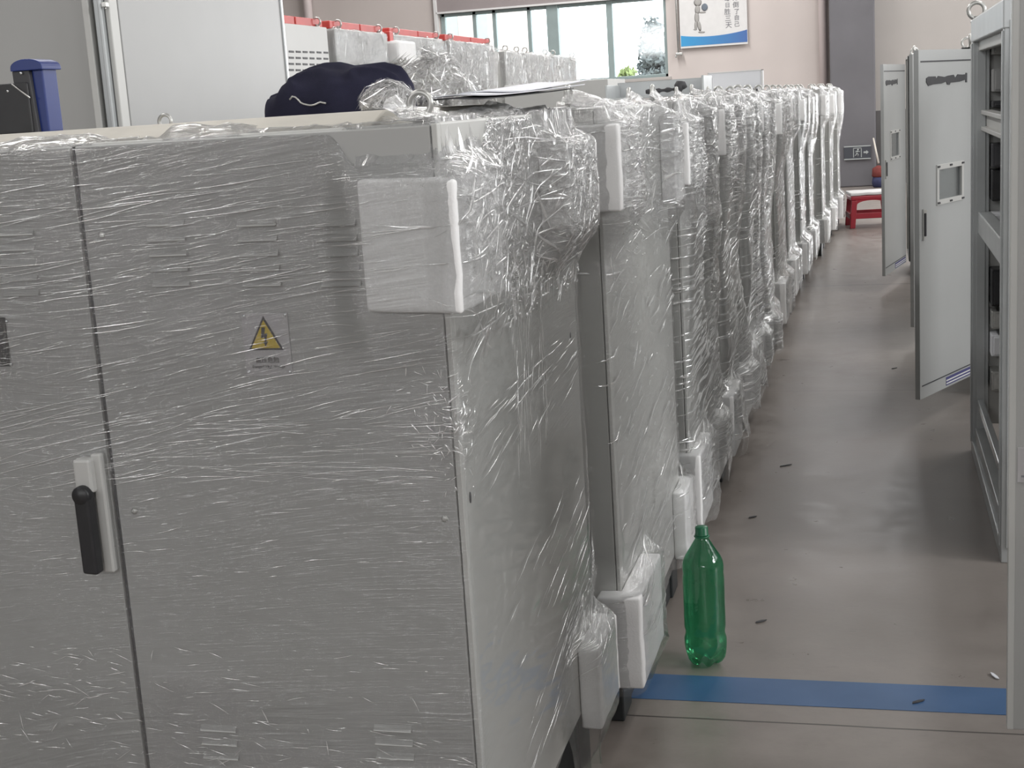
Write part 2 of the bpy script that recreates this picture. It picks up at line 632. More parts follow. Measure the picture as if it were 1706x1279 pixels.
# ------------------------------------------------------------------ film wrap
class Wrap:
    """Film wrapped round the right-hand half of a cabinet: u runs along the front (u<0), the side (0..D) and the back (u>D)."""

    def __init__(s, D, wf, wb, foams, seed, ztop=1.487, bolts=(), amp=1., drape=.006, zsh_fn=None, hang=.10, skirt=0.):
        s.D, s.wf, s.wb, s.foams, s.seed, s.ztop, s.bolts, s.amp, s.drape = D, wf, wb, foams, seed, ztop, bolts, amp, drape
        s.zsh_fn = zsh_fn
        s.hang = hang
        s.skirt = skirt

    def zsh(s, u):
        z = np.full_like(u, s.ztop - .008)
        for (u0, u1, z0, z1, th) in s.foams:
            if z1 > 1.3:
                k = S((u - u0 + .05) / .05) * S((u1 + .05 - u) / .05)
                z = z * (1 - k) + (z1 + .004) * k
        return z

    def off(s, u, z):
        o = np.full_like(u, .005)
        for (u0, u1, z0, z1, th) in s.foams:
            k = S((u - u0 + .07) / .07) * S((u1 + .07 - u) / .07) * S((z - z0 + (s.hang if z0 > 1 else .10)) / (s.hang if z0 > 1 else .10)) * S((z1 + .06 - z) / .06)
            k2 = np.clip(((u >= u0 - .01) & (u <= u1 + .01) & (z >= z0 - .01) & (z <= z1 + .01)) * 1., 0, 1)
            o = np.maximum(o, np.maximum(k * th * 1.02 + .005, k2 * (th + .005)))
        w = vn(u * 2.6 + 3, z * 4, s.seed) * .6 + vn(u * 6, z * 11, s.seed + 1) * .4
        side = S((u + .03) / .06)
        o = o + np.maximum(0, w) * s.drape * (.25 + .75 * side)
        if s.skirt:
            o = o + side * s.skirt * S((1.0 - z) / .45) * (.45 + .55 * vn(u * 3 + 1, z * 2.5, s.seed + 8)) * S((s.D + .0 - u) / .1)
        sh = .0022 * s.amp
        o = o + sh * np.abs(vn(u * 9 + vn(u * 3, z * 4, s.seed) * 2, z * 60 + u * 16, s.seed + 2)) * (.4 + .6 * side)
        return o

    def P(s, u, q):
        """q: height up to the shoulder; above it (q - zsh)/.12 runs over the shoulder to the roof."""
        D = s.D
        zs = s.zsh(u)
        z = np.minimum(q, zs)
        t = np.clip((q - zs) / .12, 0, 1)
        o = s.off(u, z)
        a = np.where(u < D / 2, S((u + .02) / .04) * pi / 2, pi / 2 + S((u - D + .02) / .04) * pi / 2)
        nx, ny = np.sin(a), -np.cos(a)
        bx = np.where(u < 0, u, np.where(u > D, -(u - D), 0))
        by = np.where(u < 0, 0, np.where(u > D, D, u))
        zt = np.full_like(u, s.ztop + .012)
        for ub, zb in s.bolts:
            zt = np.maximum(zt, s.ztop + .012 + (zb - s.ztop - .012) * np.exp(-((u - ub) / .07) ** 2))
        inset = .085
        # sagging straight-ish pull from the shoulder to the roof
        oo = o * (1 - t) - inset * t
        zz = z * (1 - t) + zt * t - np.where(t > 0, .02 * np.sin(pi * t) * vn(u * 12, t * 2, s.seed + 5), 0)
        zz = np.where((t > 0), np.maximum(zz, np.where(t > .3, s.ztop + .004, 0)), zz)
        fr = np.clip(t * 40, 0, 1)
        zz = zz + fr * .003 * vn(u * 60, t * 6, s.seed + 6)
        return np.stack([bx + nx * oo, by + ny * oo, zz], -1), np.stack([nx, ny, np.zeros_like(nx)], -1)

    def mesh(s, name, parent, nu, nv, nt, zbot, crk, milk, strk, flow, folds=(), loc_material=('film', 'film_fold')):
        us = np.linspace(-s.wf, s.D + s.wb, nu)
        g = np.linspace(0, 1, nv + nt)
        U = np.repeat(us[:, None], nv + nt, 1)
        zb = zbot(us)
        zs = s.zsh(us)
        Q = np.empty_like(U)
        tv = np.linspace(0, 1, nv)
        Q[:, :nv] = zb[:, None] + (zs - zb)[:, None] * tv[None, :]
        Q[:, nv:] = zs[:, None] + .12 * np.linspace(1 / nt, 1, nt)[None, :]
        pos, nrm = s.P(U.ravel(), Q.ravel())
        nn = nv + nt
        idx = np.arange(nu * nn).reshape(nu, nn)
        faces = np.stack([idx[:-1, :-1], idx[1:, :-1], idx[1:, 1:], idx[:-1, 1:]], -1).reshape(-1, 4)
        Uf, Qf = U.ravel(), Q.ravel()
        colr = np.stack([crk(Uf, Qf), milk(Uf, Qf), strk(Uf, Qf), np.ones_like(Uf)], -1)
        fu, fv = flow(Uf, Qf)
        verts = [pos]
        cols = [np.clip(colr, 0, 1)]
        uvs = [np.stack([fu, fv], -1)]
        fl = [faces]
        mi = [np.zeros(len(faces), int)]
        base = len(pos)
        if len(folds):
            F = np.array(folds)          # u, q, angle, length, width, height
            K = 7
            tt = np.linspace(-.5, .5, K)
            ca, sa = np.cos(F[:, 2]), np.sin(F[:, 2])
            bend = (hsh(np.arange(len(F)), F[:, 0] * 9, 3) - .5) * .07
            tap = np.maximum(.06, 1 - (2 * np.abs(tt)) ** 1.5)
            pts = []
            for wv, hv in ((-1, 0.0006), (0, 1), (1, .0006)):
                bw = bend[:, None] * F[:, 3:4] * (tt[None, :] ** 2 * 4 - 1)
                du = F[:, 3:4] * tt[None, :] * ca[:, None] - (bw + wv * F[:, 4:5] * tap[None, :]) * sa[:, None]
                dq = F[:, 3:4] * tt[None, :] * sa[:, None] + (bw + wv * F[:, 4:5] * tap[None, :]) * ca[:, None]
                uu = np.clip(F[:, 0:1] + du, -s.wf, s.D + s.wb)
                qq = F[:, 1:2] + dq
                p, n = s.P(uu.ravel(), qq.ravel())
                hh = (F[:, 5:6] * tap[None, :] if hv == 1 else np.full((len(F), K), hv)).ravel()
                up = np.clip((qq.ravel() - s.zsh(uu.ravel())) / .03, 0, 1)
                p = p + n * (hh * (1 - up))[:, None]
                p[:, 2] += hh * up
                pts.append(p.reshape(len(F), K, 3))
            PT = np.stack(pts, 2)         # F,K,3rows,3
            nf = len(F)
            ids = base + np.arange(nf * K * 3).reshape(nf, K, 3)
            fq = np.stack([ids[:, :-1, :-1], ids[:, 1:, :-1], ids[:, 1:, 1:], ids[:, :-1, 1:]], -1).reshape(-1, 4)
            verts.append(PT.reshape(-1, 3))
            cols.append(np.ones((nf * K * 3, 4)))
            uvs.append(np.zeros((nf * K * 3, 2)))
            fl.append(fq)
            mi.append(np.ones(len(fq), int))
        V = np.concatenate(verts)
        Fc = np.concatenate(fl)
        return raw_mesh(name, V, Fc, np.concatenate(cols), np.concatenate(uvs), np.concatenate(mi), loc_material, parent)


def raw_mesh(name, V, Fc, cols, uvs, mi, mats, parent):
    me = bpy.data.meshes.new(name)
    me.vertices.add(len(V))
    me.vertices.foreach_set('co', V.astype(np.float32).ravel())
    me.loops.add(len(Fc) * 4)
    me.loops.foreach_set('vertex_index', Fc.astype(np.int32).ravel())
    me.polygons.add(len(Fc))
    me.polygons.foreach_set('loop_start', np.arange(0, len(Fc) * 4, 4, dtype=np.int32))
    me.polygons.foreach_set('loop_total', np.full(len(Fc), 4, np.int32))
    me.update(calc_edges=True)
    me.polygons.foreach_set('material_index', mi.astype(np.int32))
    me.polygons.foreach_set('use_smooth', np.ones(len(Fc), bool))
    ca = me.color_attributes.new('film', 'FLOAT_COLOR', 'POINT')
    ca.data.foreach_set('color', cols.astype(np.float32).ravel())
    uvl = me.uv_layers.new(name='flow')
    uvl.data.foreach_set('uv', uvs[Fc.ravel()].astype(np.float32).ravel())
    for mm in mats:
        me.materials.append(M[mm])
    me.validate()
    o = bpy.data.objects.new(name, me)
    COL.objects.link(o)
    if parent is not None:
        o.parent = parent
    return o


# ------------------------------------------------------------------ setting
WY = 22.4          # far wall
XL, XR, YB, ZC = -15., 9., -7., 6.5
struct('floor', MB().box(XL, XR, YB, WY + .3, -.1, 0), 'concrete')
# window opening in the far wall
wl = ony(734, 60, WY)
wr = ony(1111, 60, WY)
WX0, WX1 = wl.x, wr.x
WZ0 = ony(1060, 131, WY).z
WZ1 = ony(900, 10, WY).z
SHZ = WZ1 + .55
mb = MB()
mb.box(XL, WX0, WY, WY + .25, 0, ZC)
mb.box(WX1, XR, WY, WY + .25, 0, ZC)
mb.box(WX0, WX1, WY, WY + .25, 0, WZ0)
mb.box(WX0, WX1, WY, WY + .25, SHZ, ZC)
struct('wall_far', mb, 'wall_paint')
struct('wall_left', MB().box(XL - .25, XL, YB, WY, 0, ZC), 'wall_pale')
struct('wall_right', MB().box(XR, XR + .25, YB, WY, 0, ZC), 'wall_pale')
struct('wall_back', MB().box(XL, XR, YB - .25, YB, 0, ZC), 'wall_pale')
struct('ceiling', MB().box(XL, XR, YB, WY + .25, ZC, ZC + .2), 'ceiling_paint')

# window: frame, glass, shutter box
win = bpy.data.objects.new('window_1', None)
COL.objects.link(win)
win.location = (0, WY + .08, 0)
tag(win, kind='structure')
fm = MB()


def mull(x0, x1, t=.05, z1=WZ1):
    a = ony(x0, 60, WY).x
    b = ony(x1, 60, WY).x
    fm.box(a, b, -t, t, WZ0, z1, .006)


mull(736, 742)
mull(788, 794)
mull(821, 827)
mull(879, 885)
mull(912, 931, .09)
mull(1011, 1021, .06)
mull(1106, 1112)
fm.box(WX0, WX1, -.05, .05, WZ1 - .05, WZ1, .006)
fm.box(WX0, WX1, -.05, .05, WZ0, WZ0 + .05, .006)
fm.build('window_frame', 'window_grey', win)
MB().box(WX0 + .02, WX1 - .02, -.004, .004, WZ0 + .02, WZ1 - .02).build('window_pane', 'window_glass', win)
MB().box(WX0 - .02, WX1 + .02, -.14, .1, WZ1, SHZ + .02, .01).build('shutter_box', 'shutter', win)
MB().box(WX0 - .03, WX1 + .03, -.16, -.139, WZ1 - .002, WZ1 + .028, .004).box(WX0 - .07, WX0 - .01, -.16, .0, WZ0, SHZ + .02, .006).build('window_trim', 'white_vinyl', win)
MB().box(WX0 - .05, WX1 + .05, -.16, .02, WZ0 - .05, WZ0, .008).build('window_sill', 'wall_pale', win)

# column and dado
CY = 21.9
cx0, cx1 = ony(1383, 150, CY).x, ony(1458, 100, CY).x
mb = MB().box(cx0, cx1, CY, WY, 0, ZC, .02)
struct('column', mb, 'column_paint')
dz = ony(1466, 184, WY).z
struct('trim_1', MB().box(cx1, XR, WY - .02, WY, 0, dz, .004), 'dado_paint')
struct('baseboard_far', MB().box(XL, cx0 - .35, WY - .02, WY, 0, .25, .004), 'dado_paint')
# paler wall strip right of the column
struct('trim_2', MB().box(cx1, XR, WY - .012, WY, dz, ZC), 'wall_pale')

px = ony(1371, 80, WY - .1).x
tag(MB().tube([(px, WY - .1, 0), (px, WY - .1, ZC)], .06, 16).build('drain_pipe', 'pipe_white'),
    'pale drain pipe running up the far wall left of the dark column', 'pipe')
px = ony(513, 10, WY - .1).x
tag(MB().tube([(px, WY - .12, 0), (px, WY - .12, ZC)], .075, 16).build('drain_pipe', 'pipe_white'),
    'pale drain pipe on the far wall above the red-topped cabinets', 'pipe')

# exit sign on the column
a, b = ony(1406, 243, CY - .02), ony(1451, 266, CY - .02)
zt, zb = ony(1428, 243, CY).z, ony(1428, 265, CY).z
ex = thing('exit_sign', 'dark exit sign with running figure and arrow on the dark column', 'sign', ((a.x + b.x) / 2, CY - .02, (zt + zb) / 2))
w, h = (b.x - a.x) / 2, (zt - zb) / 2
MB().box(-w, w, -.01, .019, -h, h, .004).build('sign_plate', 'exit_dark', ex)
MB().box(-w, w, -.013, -.008, h - .012, h + .004).box(-w, w, -.013, -.008, -h - .004, -h + .012).build('sign_edge', 'exit_mark', ex)
d = MB()
d.box(-.062, -.052, -.016, -.01, -.07, .07).box(.052, .062, -.016, -.01, -.07, .07).box(-.062, .062, -.016, -.01, .062, .072)
d.build('door_symbol', 'exit_mark', ex)
r = MB()
r.lathe([(.0, -.003), (.014, -.003), (.014, .003), (.0, .003)], 12, mat=Matrix.Translation((.008, -.013, .042)) @ Matrix.Rotation(pi / 2, 4, 'X'), cap=False)
for p in ([(.005, .028), (-.012, -.01)], [(-.012, -.01), (.012, -.025), (.004, -.055)], [(-.012, -.01), (-.022, -.04), (-.04, -.045)],
          [(.003, .022), (.025, .01), (.035, .02)], [(.003, .022), (-.02, .018), (-.03, 0)]):
    r.tube([(q[0], -.013, q[1]) for q in p], .0065, 6)
r.build('running_figure', 'exit_mark', ex)
MB().prism([(.09, -.013), (.13, -.013), (.13, -.03), (.165, 0), (.13, .03), (.13, .013), (.09, .013)], 'y', -.015, -.01).build('arrow', 'exit_mark', ex)

# banner on the far wall
BY = WY - .06
bl = ony(1132.5, 40, BY).x
br = ony(1245, 40, BY).x
bz0 = ony(1190, 77, BY).z
ban = thing('wall_banner', 'white wall banner with dark lettering and blue wave right of the window', 'banner', ((bl + br) / 2, BY, bz0))
hw = (br - bl) / 2
BH = 1.35
MB().box(-hw, hw, -.004, .004, 0, BH).build('banner_sheet', 'white_vinyl', ban)
K = 24
top = [(-hw + 2 * hw * i / K, .025 + .17 - .17 * (i / K) + .19 * (i / K) ** 2) for i in range(K + 1)]
pts = [(-hw + .01, .03)] + [(max(-hw + .01, min(hw - .005, x)), z) for x, z in top] + [(hw - .005, .03)]
MB().prism(pts, 'y', -.007, -.003).build('blue_wave', 'banner_blue', ban)
pl = MB().tube([(-hw - .035, -.03, -.06), (-hw - .05, -.03, BH + .2)], .014, 10)
pole = pl.build('banner_pole', 'zinc', ban)
MB().box(-hw - .075, -hw + .03, -.06, .02, -.10, -.06, .006).lathe([(.015, 0), (.015, .03)], 10, (-hw - .07, -.04, -.13)).build('pole_clamp', 'zinc', pole)
sc_ = 2 * hw / 112.5       # metres per photo pixel on the banner


def bp(x, y):
    p = ony(x, y, BY)
    return p.x - ban.location.x, p.z - ban.location.z


for txt, cxp, cyp, sz in (('倒', 1226, 8.5, 9.5), ('了', 1227.5, 19.5, 8.5), ('自', 1227.5, 30, 8.5), ('己', 1227.5, 40.5, 8.5), ('打', 1225, -3.5, 9),
                          ('日', 1212, 9, 8), ('胜', 1212, 20, 9.5), ('三', 1213, 31, 9.5), ('天', 1214, 42, 10), ('每', 1211, -2, 9)):
    x, z = bp(cxp, cyp)
    put_text(txt, sz * sc_ * 1.12, 'ink_grey', ban, (x, -.007, z), depth=.001)
fg = MB()


def blob(cx, cy, rx, ry, rot=0):
    x, z = bp(cx, cy)
    fg.lathe([(0, -.002), (.6, -.002), (1, 0), (.6, .002), (0, .002)], 20, mat=Matrix.Translation((x, -.008, z)) @ Matrix.Rotation(rot, 4, 'Y') @ Matrix.Diagonal((rx * sc_, 1, ry * sc_, 1)) @ Matrix.Rotation(pi / 2, 4, 'X'), cap=False)


blob(1162.5, 4, 6.5, 6.5)
blob(1162, 16, 4.3, 7.5, .1)
blob(1161, 30, 3.8, 10, 0)
blob(1159.5, 42, 2.4, 8, .06)
blob(1165, 43, 3, 9, -.18)
blob(1169, 53.5, 5.5, 1.6, .05)
blob(1158.5, 49, 3, 1.2, 0)
blob(1170, 20.5, 6, 1.5, .05)
fg.build('printed_figure', 'print_grey', ban)
x, z = bp(1174, 12)
MB().lathe([(0, -.002), (.8, -.002), (1, 0), (.8, .002), (0, .002)], 20, mat=Matrix.Translation((x, -.012, z)) @ Matrix.Diagonal((5.2 * sc_, 1, 6 * sc_, 1)) @ Matrix.Rotation(pi / 2, 4, 'X'), cap=False).build('printed_ball', 'print_dark', ban)

# outdoors
struct('ground_outside', MB().box(-60, 40, WY + .5, 90, -.3, -.2), 'outdoor_ground')
fx0, fx1 = ony(690, 60, 40).x, ony(786, 60, 40).x
hs = thing('apartment_building', 'pinkish building outside the left window panes', 'building', (fx0, 40, -.2))
MB().box(0, fx1 - fx0, 0, 8, 0, 9).build('facade', 'facade', hs)
for k in range(2):
    MB().box(1.0 + k * .9, 1.35 + k * .9, -.03, .02, 3.0, 4.6).build('window', 'window_grey', hs)


def tree(name, label, cat, px_, py_top, py_bot, wpx, Y, leafm, n, stem=True):
    c = ony(px_, (py_top + py_bot) / 2, Y)
    t = ony(px_, py_top, Y)
    hh = (t.z - c.z)
    ww = (ony(px_ + wpx / 2, 100, Y).x - ony(px_, 100, Y).x)
    o = thing(name, label, cat, (c.x, Y, -.2))
    rg = random.Random(px_)
    V, Fc = [], []
    for i in range(n):
        a, b = rg.uniform(0, 2 * pi), math.acos(rg.uniform(-1, 1))
        q = rg.random() ** .4
        wob = 1 + .25 * mn.noise(Vector((a * 1.3, b * 2, px_)))
        p = Vector((math.cos(a) * math.sin(b) * ww * q * wob, math.sin(a) * math.sin(b) * ww * q, c.z + .2 + math.cos(b) * hh * q * wob))
        e1 = Vector((rg.gauss(0, 1), rg.gauss(0, 1), rg.gauss(0, 1))).normalized()
        e2 = e1.orthogonal().normalized()
        s_ = rg.uniform(.05, .11)
        k = len(V)
        V += [p - e1 * s_, p + e2 * s_ * .5, p + e1 * s_, p - e2 * s_ * .5]
        Fc.append((k, k + 1, k + 2, k + 3))
    me = bpy.data.meshes.new('foliage')
    me.from_pydata([tuple(v) for v in V], [], Fc)
    me.materials.append(M[leafm])
    f = bpy.data.objects.new('foliage', me)
    COL.objects.link(f)
    f.parent = o
    if stem:
        MB().tube([(0, 0, 0), (.05, 0, c.z * .6), (0, 0, c.z + hh * .4)], [.12, .09, .03], 8).build('trunk', 'bark', o)
    return o


tree('tree', 'pale leafy tree outside the right window pane', 'tree', 1088, 25, 190, 52, 34, 'leaf', 1700)
tree('bush', 'yellow-green bush outside beside the tree', 'bush', 1046, 112, 165, 36, 33, 'bush_leaf', 420, True)


# ------------------------------------------------------------------ row cabinets (wrapped)
ZT = 1.487


def eyebolt(parent, x, y, z, face='x', scale=1.):
    """ring bolt; face 'y' = ring seen from the front, 'x' = ring edge-on from the front."""
    mb = MB()
    ring = []
    R_ = .0155 * scale
    for k in range(20):
        a = 2 * pi * k / 20
        if face == 'y':
            ring.append((math.cos(a) * R_, 0, .021 * scale + math.sin(a) * R_))
        else:
            ring.append((0, math.cos(a) * R_, .021 * scale + math.sin(a) * R_))
    mb.tube(ring, .0042 * scale, 8, closed=True)
    mb.lathe([(.012 * scale, -.004), (.012 * scale, .003), (.007 * scale, .006), (.006 * scale, .01 * scale)], 12)
    o = mb.build('eyebolt', 'zinc', parent)
    o.location = (x, y, z)
    return o


def foam_front(parent, u0, u1, z0, z1, th, tilt=0., bev=.006):
    pts = [(u0, -.001), (u0, -th), (th, -th), (th, u1), (.001, u1), (.001, -.001)]
    mb = MB().prism(pts, 'z', z0, z1, bev)
    bm = mb.bm
    bmesh.ops.subdivide_edges(bm, edges=[e for e in bm.edges if e.calc_length() > .05], cuts=6, use_grid_fill=True)
    for v in bm.verts:
        n_ = mn.noise(v.co * 22) * .0022
        v.co.x += n_ if v.co.x > .004 else 0
        v.co.y += n_ if v.co.y < -.004 else 0
        v.co.z += mn.noise(v.co * 9 + Vector((5, 1, 2))) * .003 + tilt * (-(v.co.x) if v.co.y < 0 else 0)
    return mb.build('foam_block', 'foam', parent, smooth=True)


def foam_back(parent, D, u0, u1, z0, z1, th, bev=.006):
    w_ = u1 - D
    pts = [(.001, u0), (th, u0), (th, D + th), (-w_, D + th), (-w_, D + .001), (.001, D + .001)]
    mb = MB().prism(pts, 'z', z0, z1, bev)
    bm = mb.bm
    bmesh.ops.subdivide_edges(bm, edges=[e for e in bm.edges if e.calc_length() > .05], cuts=6, use_grid_fill=True)
    for v in bm.verts:
        n_ = mn.noise(v.co * 22) * .0022
        v.co.x += n_ if v.co.x > .004 else 0
        v.co.z += mn.noise(v.co * 9 + Vector((5, 1, 2))) * .003
    return mb.build('foam_block', 'foam', parent, smooth=True)


def carcass(parent, W, D, z0, zt=ZT, front=True):
    mb = MB()
    mb.box(-W, 0, .018, D, z0, zt, .004)
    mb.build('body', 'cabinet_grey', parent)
    MB().box(-.0085, .0004, .0, .0165, z0 + .002, zt - .002, .0015).build('corner_flange', 'cabinet_grey', parent)
    pl = MB().box(-W + .03, -.02, .04, D - .03, 0, z0 - .002, .004)
    for y in (.04, D - .13):
        pl.box(-.125, -.012, y - .01, y + .10, 0, z0 - .006, .004)
    pl.build('plinth', 'plinth_black', parent)


def rnd(a, b):
    return random.uniform(a, b)


# ---- cabinet A (nearest), its doors face the camera
XA, YA, DA, WA, ZA = -.6, 1.914, .865, 1.185, .262
A = thing('electrical_cabinet', 'nearest grey film-wrapped cabinet with warning sign and black lock handle', 'cabinet', (XA, YA, 0), 0, None)
carcass(A, WA, DA, ZA)


def hole_louvre(mb, x, z, w=.062, up=False):
    # pressed hood: sloping top, open lip below
    t = .0062
    mb.prism([(.0, z + .006), (-t, z - .003), (-t + .001, z - .0045), (.0, z - .0015)], 'x', x - w / 2, x + w / 2)


rd = MB().box(-.578, -.0105, -.0, .0175, ZA + .003, ZT - .004, .0022).build('door', 'cabinet_grey_shaded', A)
ld = MB().box(-1.172, -.586, -.0, .0175, ZA + .003, ZT - .004, .0022).build('door', 'cabinet_grey_shaded', A)


def lx(x, y):
    p = ony(x, y, YA)
    return p.x - XA, p.z


for door_, cols_, rows in ((rd, ((277, 427), (4, 0)), None), ):
    for x0_ in (277, 428, 560):
        mb = MB()
        for k in range(5):
            x, z = lx(x0_ + k * 2.4, 372 + k * 25)
            hole_louvre(mb, x, z)
        mb.build('vent_louvre', 'cabinet_grey_shaded', door_)
    for x0_ in (365, 655):
        mb = MB()
        for k in range(6):
            x, z = lx(x0_ + k * 2.4, 1213 + k * 23)
            hole_louvre(mb, x, z)
        mb.build('vent_louvre', 'cabinet_grey_shaded', door_)
for x0_ in (28, -110):
    mb = MB()
    for k in range(5):
        x, z = lx(x0_ + k * 2.4, 388 + k * 25)
        hole_louvre(mb, x, z)
    mb.build('vent_louvre', 'cabinet_grey_shaded', ld)
# rubber seam between the doors
MB().box(-.5855, -.5785, .006, .0178, ZA + .003, ZT - .004).build('door_seal', 'charcoal', A)
for px_, py_, door_ in ((224, 851, rd), (741, 864, rd), (170, 391, rd), (712, 372, rd)):
    x, z = lx(px_, py_)
    MB().lathe([(.0, .0006), (.0028, .0006), (.0052, -.0006), (.0056, -.0026), (.0, -.0026)], 14, mat=Matrix.Translation((x, -.0022, z)) @ Matrix.Rotation(pi / 2, 4, 'X'), cap=False).build('lock_screw', 'zinc', door_)
# swing-handle lock on the left door
lk = MB()
x0, z0 = lx(139, 760)
x1, z1 = lx(184, 757)
xb0, zb0 = lx(180, 948)
xb1, zb1 = lx(203, 949)
ltop, lbot = (z0 + z1) / 2, zb0
xr_ = -.5895
lk.box(xr_ - .018, xr_, -.016, .002, lbot, ltop + .006, .003)
lk.box(xr_ - .042, xr_ - .012, -.030, .002, ltop - .055, ltop, .004)
lock = lk.build('lock_handle', 'light_plastic', ld)
lv = MB()
lv.prism([(xr_ - .040, lbot + .006), (xr_ - .014, lbot + .004), (xr_ - .014, ltop - .052), (xr_ - .040, ltop - .058)], 'y', -.043, -.020, .004)
lv.lathe([(.0, -.012), (.0135, -.011), (.0155, -.008), (.0155, .008), (.0135, .011), (0, .012)], 20, mat=Matrix.Translation((xr_ - .028, -.032, ltop - .056)) @ Matrix.Rotation(pi / 2, 4, 'X'), cap=False)
lever = lv.build('lever', 'black_plastic', lock)
# warning sign
sx0, sz0 = lx(402, 522)
sx1, sz1 = lx(489, 625)
sg = MB().box(sx0, sx1, -.0022, -.0004, sz1, sz0, .0006).build('warning_sign', 'sign_plate', rd)
cx_, cz_ = lx(444, 560)
tb, tl_, tr_ = lx(444, 527), lx(417, 583), lx(474, 583)
tx, zt_ = lx(440, 526)
bx0_, zb_ = lx(416, 583)
bx1_, _ = lx(474, 583)
tri = [(bx0_, zb_), (bx1_, zb_), ((bx0_ + bx1_) / 2, zt_)]
MB().prism(tri, 'y', -.0031, -.0021, .0).build('triangle_border', 'sign_black', rd)
cc = (sum(p[0] for p in tri) / 3, sum(p[1] for p in tri) / 3)
tri2 = [(cc[0] + (p[0] - cc[0]) * .82, cc[1] + (p[1] - cc[1]) * .82) for p in tri]
MB().prism(tri2, 'y', -.0037, -.0028, .0).build('yellow_triangle', 'sign_yellow', rd)
k = (bx1_ - bx0_) / 58


def bz(pts):
    return [(cc[0] + x * k, cc[1] + y * k) for x, y in pts]


MB().prism(bz([(-4, 18), (2, 18), (0, 8), (5, 9), (2, -4), (5, -3.5), (.5, -12), (-3, -4.5), (-.5, -4.5), (-.5, 2), (-6, 1)]), 'y', -.0043, -.0034, .0).build('lightning_mark', 'sign_black', rd)
tx_, tz_ = lx(447, 600)
put_text('高压危险', .0098, 'sign_black', rd, (tx_, -.0026, tz_), depth=.0003)
tx_, tz_ = lx(449, 610)
put_text('Danger! High Voltage', .0062, 'sign_black', rd, (tx_, -.0026, tz_), depth=.0003)
for px_, py_ in ((407, 526), (476, 524), (416, 619), (484, 619)):
    x, z = lx(px_, py_)
    MB().lathe([(.0, .001), (.0018, .0008), (.0026, 0), (.0028, -.001), (0, -.001)], 10, mat=Matrix.Translation((x, -.0026, z)) @ Matrix.Rotation(pi / 2, 4, 'X'), cap=False).build('rivet', 'bright_steel', rd)
# black name plate at the left
nx0, nz0 = lx(-60, 530)
nx1, nz1 = lx(20, 610)
plt = MB().box(nx0, nx1, -.0025, -.0004, nz1, nz0, .001).build('name_plate', 'black_plastic', ld)
for px_, py_ in ((12, 535), (19, 606)):
    x, z = lx(px_, py_)
    MB().lathe([(.0, .001), (.0018, .0008), (.0026, 0), (.0028, -.001), (0, -.001)], 10, mat=Matrix.Translation((x, -.003, z)) @ Matrix.Rotation(pi / 2, 4, 'X'), cap=False).build('rivet', 'bright_steel', plt)
# side panel slots
for y_, z_ in ((.035, .925), (.80, 1.04)):
    MB().lathe([(0, -.001), (.004, -.001), (.004, .001), (0, .001)], 10, mat=Matrix.Translation((0.0002, y_, z_)) @ Matrix.Diagonal((1, 1, 2.2, 1)) @ Matrix.Rotation(pi / 2, 4, 'Y'), cap=False).build('panel_slot', 'charcoal', A)
# beige aged roof plate, slightly crowned
rp = MB().prism([(.03, ZT - .001), (.10, ZT + .022), (DA - .08, ZT + .022), (DA - .01, ZT - .001)], 'x', -WA + .02, -.11, .003)
rp.build('roof_plate', 'aged_beige', A)
pe = ony(700, 176, YA + .07)
eyebolt(A, pe.x - XA, .07, pe.z - .021 * .95, 'y', 1.08)
pe = ony(275, 200, YA + DA - .1)
eyebolt(A, pe.x - XA, DA - .1, pe.z - .026 + .004, 'y', .9)

fA = [(-.118, .215, 1.216, 1.408, .028), (.60, DA + .10, 1.275, 1.425, .052), (.70, DA + .06, .235, .41, .045)]
foam_front(A, *fA[0], tilt=.05)
foam_back(A, DA, *fA[1])
foam_back(A, DA, *fA[2])
wA = Wrap(DA, .90, .10, fA, 11, ZT, bolts=((.075, 1.528), (.62, 1.515)), amp=.8, drape=.008)


def zb_A(u):
    z = np.where(u < 0, ZA - .02, ZA + .01 + .03 * vn(u * 9, u * 0, 4))
    z = np.where(u > .55, z - .22 * S((u - .55) / .12), z)
    return z


def crk_A(u, q):
    side = S((u + .01) / .03)
    up = S((q - 1.18 + .05 * vn(u * 12, q * 8, 31)) / .12)
    mid = np.exp(-((q - 1.04) / .07) ** 2) * np.exp(-((u - .02) / .10) ** 2)
    low = (1 - S((q - .56) / .16)) * (1 - side) * S(vn(u * 6, q * 7, 8) * 2 + .2)
    lowb = np.exp(-((q - .45) / .08) ** 2) * S((u - .45) / .25)
    return (1 - .8 * ((u < 0) & (u > -.2) & (q > 1.43))) * np.clip(side * up * .9 + .55 * mid + low * .35 + .5 * lowb * side + .02, 0, 1)


def milk_A(u, q):
    side = S((u + .01) / .03)
    up = S((q - 1.15 + .06 * vn(u * 10, q * 6, 33)) / .15)
    fr_up = (1 - side) * (.05 * S((q - .95) / .25) + .05 * S(vn(u * 5, q * 14, 9) + .1) * S((q - .8) / .2))
    top = S((q - wA.zsh(u)) / .02) * (1 - .8 * np.exp(-((u + .05) / .10) ** 2))
    foam = ((u > -.12) & (u < .22) & (q > 1.2) & (q < 1.41)) * .06
    fan = np.exp(-((u - .02) / .11) ** 2) * S((q - 1.38) / .04) * .22
    return np.clip(side * up * .28 + fr_up + top * .18 + foam + fan + .03 * (1 - S((q - .5) / .1)), 0, .5)


def strk_A(u, q):
    side = S((u + .01) / .03)
    f = (1 - side) * (.15 + .85 * S((q - .95 + .08 * vn(u * 4, q * 3, 5)) / .2) * 1. + .6 * (1 - S((q - .55) / .1)))
    return np.clip(f + side * (.3 * S(vn(u * 5, q * 4, 6) * 1.5) + .3 * S((q - 1.1) / .2)), 0, 1)


